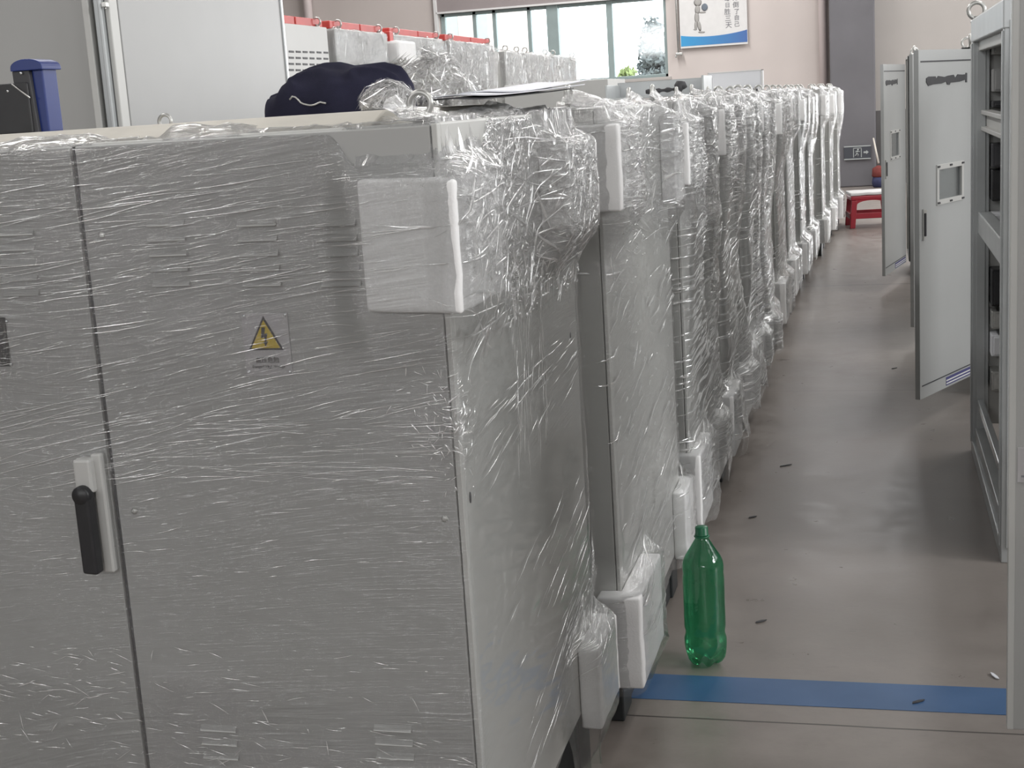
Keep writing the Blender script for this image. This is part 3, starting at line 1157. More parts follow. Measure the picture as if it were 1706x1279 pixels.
def flow_A(u, q):
    # front: nearly level, rising to the right; side: steeper, towards vertical near the top
    s_ = S((u + .02) / .04)
    top = S((q - 1.15) / .15)
    ang = (1 - s_) * (.09 + .10 * vn(u * 2, q * 3, 12)) + s_ * ((.18 + .12 * vn(u * 2, q * 3, 14)) * (1 - top) + 1.3 * top)
    return u * np.cos(ang) + q * np.sin(ang), -u * np.sin(ang) + q * np.cos(ang)


def seen(u, q, phi, ln, w, h, fs):
    """a pull line whose run along the deep side is 1/fs longer than it is high"""
    a, b = ln * math.cos(phi) / fs, ln * math.sin(phi)
    return (u, q, math.atan2(b, a), math.hypot(a, b), w, h)


folds = []
rg = random.Random(21)
# front: level pulls, thick in the upper half
for i in range(900):
    q = rg.choice((rg.uniform(1.17, 1.47), rg.uniform(1.25, 1.42), rg.uniform(.96, 1.2), rg.uniform(.96, 1.08)))
    u = rg.uniform(-.89, -.03)
    if -.125 < u < .0 and 1.2 < q < 1.42 and rg.random() < .6:
        continue
    a = .085 + rg.gauss(0, .045) + (.10 if q < 1.2 else 0) - (.16 if .93 < q < 1.06 and u > -.45 else 0)
    ln = abs(rg.gauss(0, .03)) + .010 if rg.random() < .8 else rg.uniform(.08, .24)
    folds.append((u, q, a, ln, rg.uniform(.00025, .0007) * (.7 + min(ln, .08) * 7), rg.uniform(.0006, .0020)))
for i in range(60):     # few in the clear lower middle
    q = rg.uniform(.80, .97)
    folds.append((rg.uniform(-.89, -.05), q, .1 + rg.gauss(0, .06), rg.uniform(.01, .05), rg.uniform(.0005, .0010), .0012))
for i in range(330):    # bunched bottom
    q = rg.uniform(.46, .68)
    u = rg.uniform(-.9, -.02)
    if q > .56 and u > -.6 and rg.random() < .75:
        continue
    folds.append((u, q, -.05 + rg.gauss(0, .5 if rg.random() < .4 else .15), rg.uniform(.006, .04), rg.uniform(.0004, .0011), rg.uniform(.0008, .002)))
for i in range(150):    # knots at the corner
    q = rg.gauss(1.05, .045)
    u = rg.gauss(-.015, .035)
    folds.append((u, q, rg.uniform(-1.5, 1.5), rg.uniform(.004, .022), rg.uniform(.0004, .0012), rg.uniform(.001, .0025)))
# side: fan at mid height, slanting pulls, vertical drape on top
for i in range(60):
    u = rg.uniform(.12, .8)
    q = 1.03 - .12 * rg.random() ** 1.3 + u * .05
    phi = .08 + max(0, 1.06 - q) * 5 + rg.gauss(0, .06)
    folds.append(seen(u, q, phi, rg.uniform(.012, .05), rg.uniform(.0006, .0014), rg.uniform(.001, .003), .25))
for i in range(90):
    u = rg.uniform(.2, .84)
    q = rg.uniform(.35, .75)
    if rg.random() > .15 + u:
        continue
    folds.append(seen(u, q, .75 + rg.gauss(0, .12), rg.uniform(.01, .07), rg.uniform(.0005, .0013), rg.uniform(.001, .003), .25))
for i in range(160):    # bunched film above the lower foam block
    u = rg.uniform(.58, .88)
    q = .43 + .10 * rg.random() * (1.4 - u) + rg.gauss(0, .02)
    folds.append(seen(u, q, rg.gauss(.6, .3), rg.uniform(.004, .025), rg.uniform(.0005, .0013), .002, .25))
for i in range(700):
    u = rg.uniform(.02, .95)
    q = rg.uniform(1.14, 1.5)
    a = pi / 2 + rg.gauss(-.1, .22) if rg.random() < .65 else rg.uniform(-1.6, 1.6)
    folds.append(seen(u, q, a, rg.uniform(.005, .04) if rg.random() < .7 else rg.uniform(.04, .10), rg.uniform(.0008, .0028), rg.uniform(.001, .004), .28))
for i in range(2600):    # fine crackle
    u = rg.uniform(.2, .95)
    q = 1.14 + .34 * rg.random() ** .8
    if vn(np.array([u * 9.]), np.array([q * 9.]), 77)[0] < rg.uniform(-.5, .35):
        continue
    a = rg.gauss(pi / 2, .5) if rg.random() < .5 else rg.uniform(-1.6, 1.6)
    folds.append(seen(u, q, a, rg.uniform(.003, .013), rg.uniform(.0005, .0018), rg.uniform(.001, .0035), .28))
for i in range(60):
    u = rg.uniform(.30, .55)
    folds.append((u, rg.uniform(.9, 1.2), pi / 2 + rg.gauss(-.15, .15), rg.uniform(.03, .12), rg.uniform(.0005, .001), .002))
for i in range(70):     # fan from the ring bolt
    a = rg.uniform(.0, 1.)
    folds.append(seen(.01 + .20 * a, 1.412 + .10 * rg.random(), rg.uniform(-1.1, -.6), rg.uniform(.02, .06), rg.uniform(.0006, .0018), .002, .28))
for i in range(90):     # roof edge
    u = rg.uniform(-.9, -.1)
    folds.append((u, rg.uniform(1.485, 1.58), rg.gauss(.0, .12), rg.uniform(.02, .12), rg.uniform(.0006, .0014), .0015))
wA.mesh('stretch_film', A, 420, 300, 22, zb_A, crk_A, milk_A, strk_A, flow_A, folds)

# ---- cabinets behind
ROW = [  # front Y, X of side, depth
    (3.12, -.600, 1.04), (4.36, -.592, .76), (5.30, -.585, .74), (6.21, -.582, .74), (7.12, -.580, .76),
    (8.45, -.580, .84), (9.62, -.576, .80), (10.75, -.552, .78), (11.82, -.533, .80), (12.92, -.468, .82), (14.1, -.43, .84), (15.3, -.385, .80)]
ORD = ['second', 'third', 'fourth', 'fifth', 'sixth', 'seventh', 'eighth', 'ninth', 'tenth', 'eleventh', 'twelfth', 'last']
EXTRA = ['beside the green bottle', 'with loose film', 'with crumpled film', 'in shiny film', 'before a gap', 'with dark front strip'] + [''] * 6


def wrapped(i):
    Y, X, D = ROW[i]
    rg = random.Random(100 + i)
    W = 1.15
    lab = f'{ORD[i]} film-wrapped grey cabinet along the aisle counted from the warning-sign cabinet {EXTRA[i]}' if i < 11 else \
        'last film-wrapped grey cabinet of the row, nearest the dark column and red stool'
    c = thing('electrical_cabinet', ' '.join(lab.split()[:16]).rstrip(','), 'cabinet', (X, Y, 0), 0, None)
    z0 = .14
    carcass(c, W, D, z0)
    MB().box(-W * .5 + .004, -.0105, .0, .0175, z0 + .003, ZT - .004, .0022).build('door', 'cabinet_grey', c)
    MB().box(-W + .01, -W * .5 - .004, .0, .0175, z0 + .003, ZT - .004, .0022).build('door', 'cabinet_grey', c)
    near = i < 6
    th = (.055, .04, .05, .045, .05, .055, .05, .05, .05, .05, .05, .05)[i]
    f = [(-.055 if i == 0 else -.06, .26 + rg.uniform(-.04, .05), 1.26 + (rg.uniform(-.05, .06) if i else 0), 1.452 - (rg.uniform(0, .03) if i else 0), th),
         (-.05, .28, .125, .345 + rg.uniform(-.01, .03), th)]
    if i > 0:
        f.append((D - .22, D + .05, 1.25, 1.45, th))
        f.append((D - .22, D + .05, .13, .34, th * .9))
    else:
        f.append((D - .12, D + .05, 1.20, 1.45, .045))
        f.append((D - .16, D + .05, .13, .34, .04))
    for k_, q_ in enumerate(f):
        if k_ < 2:
            foam_front(c, *q_)
        else:
            foam_back(c, D, *q_)
    sc = 1.25 if i < 4 else 1.4
    eyebolt(c, -.085, .10, ZT, 'x' if i < 3 else 'y', sc * (1.15 if i < 3 else 1))
    eyebolt(c, -.085, D - .10, ZT, 'x' if i < 3 else 'y', sc)
    wr_ = Wrap(D, (.10, .12, .12, .12, .14, .03, .05, .05, .05, .05, .05, .05)[i], .03, f, 40 + i, ZT,
               bolts=((.10, 1.535), (D - .10, 1.53)), amp=1.3, drape=(.012, .025, .03, .03, .025, .015)[i] if near else .012, hang=(.12, .75, .5, .8, .6, .3)[i] if near else .14 + .12 * (i % 3), skirt=(0, .035, .05, .05, .045, .02)[i] if near else 0)
    full = i in (1, 2, 3, 4)

    def zb(u):
        z = .15 + .05 * vn(u * 7, u * 0 + i, 3)
        if not full:
            z = z - .04 * S((u - .05) / .1)
        return np.where(u < -.06, .36, z)

    def crk(u, q):
        up = S((q - 1.08 + .14 * vn(u * 6, q * 5, i)) / .18)
        loose = S(vn(u * 4 + i, q * 3.5, i + 3) * 1.6 + (.35 if full else -.1))
        side = S((u + .03) / .05)
        return np.clip(side * (.85 * up + (.75 if full else .35) * loose * (1 - up)) + .05, 0, 1)

    def milk(u, q):
        up = S((q - 1.05 + .1 * vn(u * 6, q * 5, i + 9)) / .2)
        loose = S(vn(u * 5 + i, q * 3, i + 5) * 1.8 + (.2 if full else -.2))
        side = S((u + .03) / .05)
        sh_ = S((q - 1.43) / .05) * .22
        return (.6 if i == 0 else 1) * np.clip(side * (.25 * up * (.6 + .6 * vn(u * 8, q * 8, i + 50)) + (.12 if full else .05) * loose * (1 - up)) + sh_ + .015, 0, .5)

    def strk(u, q):
        return np.clip(.2 + .5 * vn(u * 4, q * 4, i + 21) + .25 * S((q - 1.2) / .2), 0, 1)

    def flow(u, q):
        top = S((q - 1.0) / .25)
        ang = (.12 + .10 * vn(u * 2, q * 2.5, 14 + i)) * (1 - top) + 1.3 * top
        return u * np.cos(ang) + q * np.sin(ang), -u * np.sin(ang) + q * np.cos(ang)

    fo = []
    fs = (.17, .13, .11, .10, .09, .08)[i] if near else .07
    nf = (330, 620, 520, 480, 420, 260)[i] if near else 110
    for k in range(nf):
        u = rg.uniform(.0, D)
        q = rg.uniform(.2, 1.52)
        up = q > 1.1
        if up:
            a = pi / 2 + rg.gauss(-.1, .4) if rg.random() < .55 else rg.uniform(-1.5, 1.5)
        else:
            a = rg.gauss(.85, .22)
        if i == 0 and not up and q > .5 and rg.random() < .45:
            continue
        g = 1 if i < 4 else 1.5
        ln = (rg.uniform(.006, .035) if rg.random() < .75 else rg.uniform(.035, .10)) * g
        fo.append(seen(u, q, a, ln, rg.uniform(.0007, .0022) * g * (1 + abs(math.sin(a)) * 1.5), rg.uniform(.001, .005), fs))
    for k in range((1500, 1700, 1300, 1000, 800, 300)[i] if near else 60):
        u, q = rg.uniform(.02, D), 1.05 + .46 * rg.random() ** .7 if rg.random() < .65 else rg.uniform(.25, 1.1)
        if vn(np.array([u * 7. + i]), np.array([q * 7.]), 78)[0] < rg.uniform(-.5, .35) or (i == 0 and q < 1.1 and rg.random() < .8):
            continue
        a = rg.uniform(-1.6, 1.6) if q > 1.05 or rg.random() < .35 else rg.gauss(.85, .2)
        fo.append(seen(u, q, a, rg.uniform(.003, .014) * (1 + .15 * i), rg.uniform(.0005, .0013) * (1 + .15 * i) * (1 + abs(math.sin(a)) * 1.5), rg.uniform(.001, .004), fs))
    for k in range(60 if near else 20):      # foam edge pulls
        fo.append(seen(rg.uniform(.04, .22), rg.uniform(1.22, 1.45), rg.gauss(-.1, .2), rg.uniform(.01, .03), rg.uniform(.0006, .0015), .002, fs))
    n_u, n_v = (220, 240) if i < 2 else ((160, 180) if near else (70, 90))
    wr_.mesh('stretch_film', c, n_u, n_v, 16, zb, crk, milk, strk, flow, fo)
    return c


for i in range(len(ROW)):
    wrapped(i)

# ------------------------------------------------------------------ things lying on the row


def film_heap(name, label, loc, rx, ry, h, seed, n=110, folds_n=0, lump=1.):
    """crumpled clear film: a heap of folded sheet."""
    nu_, nv_ = n, n // 2
    a = np.linspace(0, 2 * pi, nu_)
    b = np.linspace(0, pi / 2, nv_)
    Aa, Bb = np.meshgrid(a, b, indexing='ij')
    xr, yr = np.cos(Aa) * np.cos(Bb), np.sin(Aa) * np.cos(Bb)
    zr = np.sin(Bb)
    d_ = 1 + lump * (.22 * vn(xr * 3 + 5, yr * 3 + zr * 3, seed) + .12 * vn(xr * 8 + zr * 5, yr * 8 - zr * 6, seed + 1) + .07 * np.abs(vn(xr * 17 + zr * 9, yr * 17 + zr * 13, seed + 2)))
    d_[-1] = d_[0]
    V = np.stack([xr * d_, yr * d_, np.maximum(0, zr * d_)], -1).reshape(-1, 3)
    V[:, 0] = ((V[:, 0] - V[:, 0].min()) / np.ptp(V[:, 0]) * 2 - 1) * rx
    V[:, 1] = ((V[:, 1] - V[:, 1].min()) / np.ptp(V[:, 1]) * 2 - 1) * ry
    V[:, 2] = V[:, 2] / V[:, 2].max() * h
    idx = np.arange(nu_ * nv_).reshape(nu_, nv_)
    Fc = np.stack([idx[:-1, :-1], idx[1:, :-1], idx[1:, 1:], idx[:-1, 1:]], -1).reshape(-1, 4)
    k = len(V)
    rs = np.random.RandomState(seed)
    cols = np.stack([np.full(k, .9), np.full(k, .13) + .10 * vn(V[:, 0] * 40, V[:, 2] * 60, seed), np.full(k, .5), np.ones(k)], -1)
    # sharp creases over the heap
    nf = folds_n
    c_ = V[rs.randint(0, k, nf)]
    out_ = c_ / np.array([rx, ry, h])
    out_ /= np.linalg.norm(out_, axis=1, keepdims=True) + 1e-6
    t1_ = np.cross(out_, rs.normal(size=(nf, 3)))
    t1_ /= np.linalg.norm(t1_, axis=1, keepdims=True) + 1e-6
    t2_ = np.cross(out_, t1_)
    ln_ = rs.uniform(.004, .024, (nf, 1))
    wd_ = rs.uniform(.0005, .0014, (nf, 1))
    c_ = c_ + out_ * rs.uniform(-.002, .004, (nf, 1))
    FV = np.stack([c_ - t1_ * ln_, c_ - t2_ * wd_, c_ + t1_ * ln_ + out_ * .003, c_ + t2_ * wd_ + out_ * .001], 1).reshape(-1, 3)
    FV[:, 0] = np.clip(FV[:, 0], -rx, rx)
    FV[:, 1] = np.clip(FV[:, 1], -ry, ry)
    FV[:, 2] = np.maximum(FV[:, 2], .001)
    FF = k + np.arange(nf * 4).reshape(nf, 4)
    nbase = len(Fc)
    V = np.concatenate([V, FV])
    Fc = np.concatenate([Fc, FF])
    cols = np.concatenate([cols, np.ones((nf * 4, 4))])
    mi_ = np.concatenate([np.zeros(nbase, int), np.ones(nf, int)])
    uvs = np.stack([V[:, 0] * .7 + V[:, 2] * .7, V[:, 2] * .7 - V[:, 0] * .7], -1)
    o = raw_mesh(name, V, Fc, np.clip(cols, 0, 1), uvs, mi_, ('film', 'film_fold'), None)
    o.location = loc
    return tag(o, label, 'plastic film')


def heap_at(name, label, x0, x1, ytop, zbase, Y, ry, seed, lump=1.):
    a, b = ony(x0, ytop, Y), ony(x1, ytop, Y)
    c = (a + b) / 2
    return film_heap(name, label, (c.x, Y, zbase), (b.x - a.x) / 2, ry, c.z - zbase, seed, lump=lump, folds_n=int((x1 - x0) * 10))


heap_at('crumpled_film', 'large crumpled heap of clear plastic film behind the ring bolt', 640, 796, 76, ZT + .0235, 2.63, .11, 5, .9)
heap_at('crumpled_film', 'small crumpled bulge of clear film between navy jacket and ring bolt', 598, 686, 138, ZT + .0235, 2.19, .05, 9, .7)
heap_at('crumpled_film', 'low clear film scrap lying in front of the flat paper sheets', 696, 748, 150, ZT + .0235, 2.43, .05, 15, .7)

# navy jacket
JY = 2.35


def jx(x, y):
    p = ony(x, y, JY)
    return p.x, p.z


prof = [jx(*p) for p in ((449, 177), (450.5, 160), (474, 150), (482, 130), (510, 115), (545, 104), (566, 103), (590, 109), (640, 103), (668, 110), (680, 124), (687, 150), (690, 178))]
pxs = np.array([p[0] for p in prof])
pzs = np.array([p[1] for p in prof]) - (ZT + .022)
nx_, ny_ = 90, 60
x_ = np.linspace(pxs[0], pxs[-1], nx_)
hx = np.maximum(0.004, np.interp(x_, pxs, pzs))
yv = np.linspace(-1, 1, ny_)
Xg, Yg = np.meshgrid(x_, yv, indexing='ij')
hh = hx[:, None] * np.maximum(0, 1 - np.abs(Yg + .1 * (1 - Yg ** 2) * vn(Xg * 14, Yg * 2, 3)) ** 2.6) ** .55
hh *= 1 - .16 * np.abs(vn(Xg * 26 + Yg * 1.5, Yg * 3, 7)) * (np.abs(Yg) > .08)
jd = np.stack([Xg - pxs.mean(), Yg * (.008 + .074 * np.sqrt(1 - np.abs(np.linspace(-1, 1, nx_))[:, None] ** 3)) + .004 * vn(Xg * 20, Yg * 2, 8), np.maximum(.001, hh)], -1).reshape(-1, 3)
idx = np.arange(nx_ * ny_).reshape(nx_, ny_)
Fc = np.stack([idx[:-1, :-1], idx[1:, :-1], idx[1:, 1:], idx[:-1, 1:]], -1).reshape(-1, 4)
jk = thing('jacket', 'crumpled dark navy jacket lying on top of the nearest wrapped cabinet', 'jacket', (pxs.mean(), JY, ZT + .022))
raw_mesh('jacket_body', jd, Fc, np.ones((len(jd), 4)), np.zeros((len(jd), 2)), np.zeros(len(Fc), int), ('navy_cloth',), jk)
st_ = MB()
pp = []
for t in range(14):
    x, z = jx(517 + t * 4.5, [165, 160, 161, 165, 170, 172, 173, 174, 174, 173, 171, 169, 170, 171][t])
    pp.append((x - pxs.mean(), -.092, max(.004, z - (ZT + .022))))
st_.tube(pp, .0016, 6)
st_.build('drawstring', 'zinc', jk)

# document sleeve lying across the gap
DY = 2.62
sh = thing('document_sleeve', 'flat stack of white paper sheets with a dark underside on the nearest cabinet', 'papers', (-.685, 2.56, ZT + .034))


def sheet(n, z, x0, x1, y0, y1, lift, mat, skew=0.):
    g = 14
    mb = MB()
    vs = {}
    for i in range(g + 1):
        for j in range(g + 1):
            s_, t_ = i / g, j / g
            zz = z + lift * 1.7 * t_ ** 1.2 + .002 * math.sin(5 * s_ + 2 * t_)
            vs[i, j] = mb.bm.verts.new((x0 + (x1 - x0) * s_ + skew * t_, y0 + (y1 - y0) * t_, zz))
    for i in range(g):
        for j in range(g):
            mb.bm.faces.new((vs[i, j], vs[i + 1, j], vs[i + 1, j + 1], vs[i, j + 1]))
    o = mb.build(n, mat, sh, True)
    md = o.modifiers.new('t', 'SOLIDIFY')
    md.thickness = .002
    return o


sheet('folder', .000, -.05, .06, -.27, .34, .006, 'charcoal', .02)
sheet('paper_sheet', .005, -.045, .07, -.24, .36, .007, 'paper', .03)
sheet('paper_sheet', .010, -.04, .075, -.10, .40, .010, 'paper', .03)

# blue-and-black clamp tool standing on the roof at the left
TY = 2.45
t0, t1 = ony(64, 190, TY), ony(84, 190, TY)
tl = thing('clamp_tool', 'blue and black steel tool with rounded blue post on the nearest cabinet roof', 'tool', (t1.x, TY, ZT + .0225))
ttop = ony(50, 100, TY).z - ZT - .02
wb = (t1.x - t0.x)
MB().box(-wb * 1.0 - .004, -.006, .0, .05, 0, ttop - .012, .003).build('post', 'blue_paint', tl)
K = 12
xl = ony(23, 118, TY).x - t1.x
xr2 = ony(76, 118, TY).x - t1.x
capp = [(xl, ttop - .022)] + [((xl + xr2) / 2 - (xr2 - xl) / 2 * math.cos(pi * k / K), ttop - .016 + .016 * math.sin(pi * k / K)) for k in range(K + 1)] + [(xr2, ttop - .022)]
MB().prism(capp, 'y', -.012, .056, .0015).build('rounded_cap', 'blue_paint', tl)
xs1 = ony(56, 150, TY).x - t1.x
z1_ = ony(40, 140, TY).z - ZT - .02
MB().prism([(xl + .001, ttop - .022), (xs1, ttop - .022), (xs1 + .006, .0), (xl + .004, 0)], 'y', -.009, .03, .002).build('side_plate', 'charcoal', tl)
xa = ony(-40, 150, TY).x - t1.x
MB().box(xa, xs1 - .004, -.014, .02, 0.0, z1_, .003).build('arm', 'black_plastic', tl)
MB().tube([(xl + .003, -.017, z1_ - .002), (xs1 + .001, -.017, z1_ - .030)], .0016, 6).build('strut', 'zinc', tl)
for x, z in ((42, 124), (20, 154)):
    q = ony(x, z, TY)
    MB().lathe([(0, .002), (.002, .0015), (.0026, 0), (.0026, -.004), (0, -.004)], 10, mat=Matrix.Translation((q.x - t1.x, -.014, q.z - ZT - .02)) @ Matrix.Rotation(pi / 2, 4, 'X'), cap=False).build('screw', 'bright_steel', tl)

# grey tray and white box lid on the row
Yt = 7.3
q0, q1 = ony(1008, 150, Yt), ony(1172, 125, Yt)
tr = thing('metal_tray', 'long grey metal tray lying across the tops of the wrapped cabinets', 'tray', (q0.x, Yt, ZT + .018))
ww_, h_ = q1.x - q0.x, q1.z - ZT - .018
mb = MB()
mb.box(0, ww_, .38, .395, 0, h_ * .9, .002).box(0, ww_, 0, .395, 0, .01, .002).box(0, .012, 0, .395, 0, h_ * .8, .002).box(ww_ - .012, ww_, 0, .395, 0, h_, .002).box(0, ww_, .38, .42, h_ * .88, h_ * .93, .002)
mb.build('tray_body', 'frame_steel', tr)
gl_p = ony(1122, 148, Yt - .1)
gm = MB()
gv = []
for k in range(16):
    t = k / 15
    p = ony(1076 + t * 66, 153 - 6 * t - (8 if t > .8 else 0) * math.sin((t - .8) / .2 * pi) if t > .8 else 153 - 6 * t, Yt - .06)
    gv.append(p - Vector((gl_p.x, gl_p.y, ZT + .02)))
gm.tube(gv, [.010 + .004 * math.sin(k * 1.7) + (.018 * math.sin((k - 11) / 4 * pi) if k > 11 else 0) for k in range(16)], 10)
go = gm.build('work_glove', 'charcoal')
go.location = (gl_p.x, gl_p.y, ZT + .02)
tag(go, 'crumpled black glove lying in front of the grey tray', 'glove')

Yw = 8.85
q0, q1 = ony(1180, 150, Yw), ony(1271, 150, Yw)
zw = ony(1230, 118, Yw).z
wbx = thing('white_lid', 'upright white rectangular lid standing on top of the wrapped row before the wall', 'lid', (q0.x, Yw, ZT))
wl_ = q1.x - q0.x
hb = zw - ZT
MB().box(0, wl_, .0, .02, .035, hb, .002).build('lid_panel', 'white_board', wbx)
MB().box(0, wl_, -.004, .10, hb - .006, hb, .001).box(wl_ - .008, wl_, -.004, .10, .03, hb, .001).box(0, .006, -.004, .10, .03, hb, .001).build('lid_edge', 'white_vinyl', wbx)
MB().box(wl_ * .62, wl_ * .97, -.05, .06, .002, .034, .004).box(.0, wl_ * .5, -.01, .06, .002, .03, .004).build('lid_shade_block', 'charcoal', wbx)  # dark blocks stand in for the shade beneath the lid

# ------------------------------------------------------------------ tall cabinet at the left
YL = 3.55
pc = ony(192, 100, YL)
XC = pc.x
Yl2 = onx(470, 60, XC).y
tc_ = thing('tall_cabinet', 'tall pale cabinet with bright side panel standing behind the nearest cabinet at left', 'cabinet', (XC, YL, 0))
HT = 2.25
LD = Yl2 - YL
xl_ = ony(150, 100, YL).x - XC
MB().box(-1.2, xl_, .02, LD, .1, HT, .004).build('front_panel', 'cabinet_grey_shaded', tc_)
ps = MB()
px1 = ony(163, 100, YL).x - XC
ps.box(xl_, px1 - .003, -.012, .05, .05, HT, .003)
post = ps.build('frame_post', 'cabinet_grey', tc_)
pz = MB().box(px1 + .002, ony(176, 100, YL).x - XC, .004, .05, .05, HT, .003).box(ony(177, 100, YL).x - XC, ony(183, 100, YL).x - XC, -.016, .05, .05, HT, .003)
pz.build('corner_post', 'frame_steel', tc_)
MB().box(ony(184, 100, YL).x - XC, 0, .0, .045, .05, HT, .003).build('corner_post', 'cabinet_grey', tc_)
MB().box(-.02, 0.001, .047, LD, .06, HT, .003).build('side_panel', 'panel_pale', tc_)
MB().box(-.03, .006, LD, LD + .02, .05, HT, .003).build('back_post', 'frame_steel', tc_)
MB().box(-1.2, -.01, .03, LD, .0, .1).build('plinth', 'plinth_black', tc_)
q = ony(181, 8, YL)
MB().box(q.x - XC - .006, q.x - XC + .008, -.03, -.01, q.z - .008, q.z + .006, .002).tube([(q.x - XC, -.02, q.z - .004), (q.x - XC + .006, -.03, q.z - .014)], .002, 6).build('latch', 'zinc', tc_)

# ------------------------------------------------------------------ second row: tall cabinets with red top rails
XR2 = -3.5
z_w = onx(500, 41, XR2).z
z_r = onx(500, 26, XR2).z


def yx(x):
    return onx(x, 50, XR2).y


R2 = [(yx(440), yx(554), 'vents', 'pale cabinet with rows of vent slots and a red top rail beyond the bright panel'),
      (yx(557), yx(651), 'film', 'pale film-draped cabinet with red top rail behind the navy jacket'),
      (yx(655), yx(742), 'foam', 'pale cabinet with white foam block and red top rail above the film heap'),
      (yx(746), yx(824), 'film', 'film-wrapped red-railed cabinet standing just left of the window'),
      (yx(838), yx(868), 'film', 'narrow film-wrapped cabinet in front of the left window panes'),
      (yx(871), yx(914), 'film', 'grey film-wrapped cabinet in front of the thick window post'),
      (yx(918), yx(958), 'film', 'last crinkled film-wrapped cabinet of the back row before the bright window')]
for i, (y0, y1, kd, lab) in enumerate(R2):
    D = y1 - y0 - (.10 if i < 4 else .04)
    zt2 = z_w - (0 if i < 4 else .05)
    c = thing('tall_cabinet', lab, 'cabinet', (XR2, y0, 0))
    MB().box(-.9, 0, 0, D, .12, zt2, .006).build('body', 'light_plastic', c)
    MB().box(-.87, -.03, .03, D - .03, 0, .12).build('plinth', 'plinth_black', c)
    if i < 4:
        rb = MB().box(-.10, -.03, .0, D * .55 - .01, zt2, zt2 + (z_r - z_w) * .95, .006).box(-.10, -.03, D * .55 + .01, D, zt2, zt2 + (z_r - z_w) * .95, .006)
        rb.build('top_rail', 'red_paint', c)
    for yy in (.12, D - .12):
        e = eyebolt(c, -.02, yy, zt2, 'y', 1.6)
    if kd == 'vents':
        sv = MB()
        for r_ in range(4):
            for k in range(6):
                a = onx(486 + k * 11.5, 86 + r_ * 10.2 + k * .35, XR2)
                sv.box(-.002, .003, a.y - y0 - .045, a.y - y0 + .03, a.z - .006, a.z + .006)
        sv.build('vent_slot', 'charcoal', c)
    if kd == 'foam':
        fo_ = MB().box(-.05, .07, -.10, .32, onx(700, 108, XR2).z, onx(675, 70, XR2).z, .02).build('foam_block', 'foam', c, False)
        MB().box(-.3, .0, -.09, -.005, zt2 - .07, zt2 + .02, .006).build('rail_end', 'red_paint', c)
    if kd in ('film', 'foam'):
        w2 = Wrap(D, .05, .0, [(D - .30, D + .0, zt2 - .42, zt2 - .04, .03)] if i >= 2 else [], 70 + i, zt2, bolts=((.12, zt2 + .06), (D - .12, zt2 + .06)), amp=1.5, drape=.02)
        hv = (.5 if i == 1 else 1.0)
        w2.mesh('stretch_film', c, 70, 60, 12, lambda u: np.full_like(u, 1.2), lambda u, q: np.full_like(u, .15 if i in (1, 2) else .8) + .3 * (vn(u * 4, q * 5, i) > 0),
                lambda u, q: np.clip((.07 if i in (1, 2) else .17) + .12 * vn(u * 4, q * 4, i + 4) + .2 * S((q - zt2 + .02) / .02), 0, .6), lambda u, q: np.full_like(u, .5), lambda u, q: (q, u),
                [(random.uniform(0, D), random.uniform(1.45, zt2 + .08), random.gauss(1.4, .6), random.uniform(.02, .14), random.uniform(.001, .003), random.uniform(.003, .008)) for _ in range(60 if i in (1, 2) else 140)])

# middle row of wrapped low cabinets seen over the near row
for k, (xa_, xb_, Ym, yt_, lab) in enumerate(((838, 1012, 12.2, 131, 'low film-wrapped pale cabinet below the wide bright window pane'),)):
    p0, p1 = ony(xa_, yt_, Ym), ony(xb_, yt_, Ym)
    c = thing('electrical_cabinet', lab, 'cabinet', (p1.x, Ym, 0))
    MB().box(p0.x - p1.x, 0, .01, .9, .12, p1.z, .006).build('body', 'light_plastic', c)
    MB().box(p0.x - p1.x + .03, -.03, .04, .87, 0, .12).build('plinth', 'plinth_black', c)

# ------------------------------------------------------------------ floor things
q = [onz(1060, 1121.5), onz(1690, 1147.8), onz(1690, 1191.8), onz(1030, 1162)]
fy0 = (q[2].y + q[3].y) / 2
mb = MB()
n = 30
top_, bot_ = [], []
for i in range(n + 1):
    t = i / n
    a = q[0].lerp(q[1], t)
    b = q[3].lerp(q[2], t)
    top_.append(mb.bm.verts.new((a.x, a.y + .002 * mn.noise(Vector((t * 30, 0, 0))), .0012)))
    bot_.append(mb.bm.verts.new((b.x, b.y + .002 * mn.noise(Vector((t * 30, 5, 0))), .0012)))
for i in range(n):
    mb.bm.faces.new((bot_[i], bot_[i + 1], top_[i + 1], top_[i]))
ex_ = bmesh.ops.extrude_face_region(mb.bm, geom=mb.bm.faces[:])
for e in ex_['geom']:
    if isinstance(e, bmesh.types.BMVert):
        e.co.z = .0002
bmesh.ops.recalc_face_normals(mb.bm, faces=mb.bm.faces[:])
tag(mb.build('floor_tape', 'blue_tape'), 'blue tape stripe stuck across the concrete aisle floor in front of the bottle', 'floor tape')

# bottle
bp_ = onz(1177, 1104)
s_ = 0.382 / .382
bo = thing('plastic_bottle', 'empty green plastic soda bottle standing on the floor by the blue tape', 'bottle', (bp_.x, bp_.y, 0))
HB = .384
prof = []
for z, r in ((.0, .026), (.002, .034), (.008, .043), (.02, .051), (.035, .0545), (.055, .0565), (.075, .0565), (.085, .0535), (.092, .0525), (.10, .0535), (.108, .0550), (.135, .0552), (.16, .0552),
             (.185, .0552), (.21, .0552), (.235, .0552), (.25, .0548), (.258, .0535), (.266, .0548), (.280, .0545), (.292, .052), (.305, .046), (.318, .038), (.330, .0305), (.342, .0235), (.350, .0185), (.356, .0165), (.36, .0165)):
    prof.append((r, z))


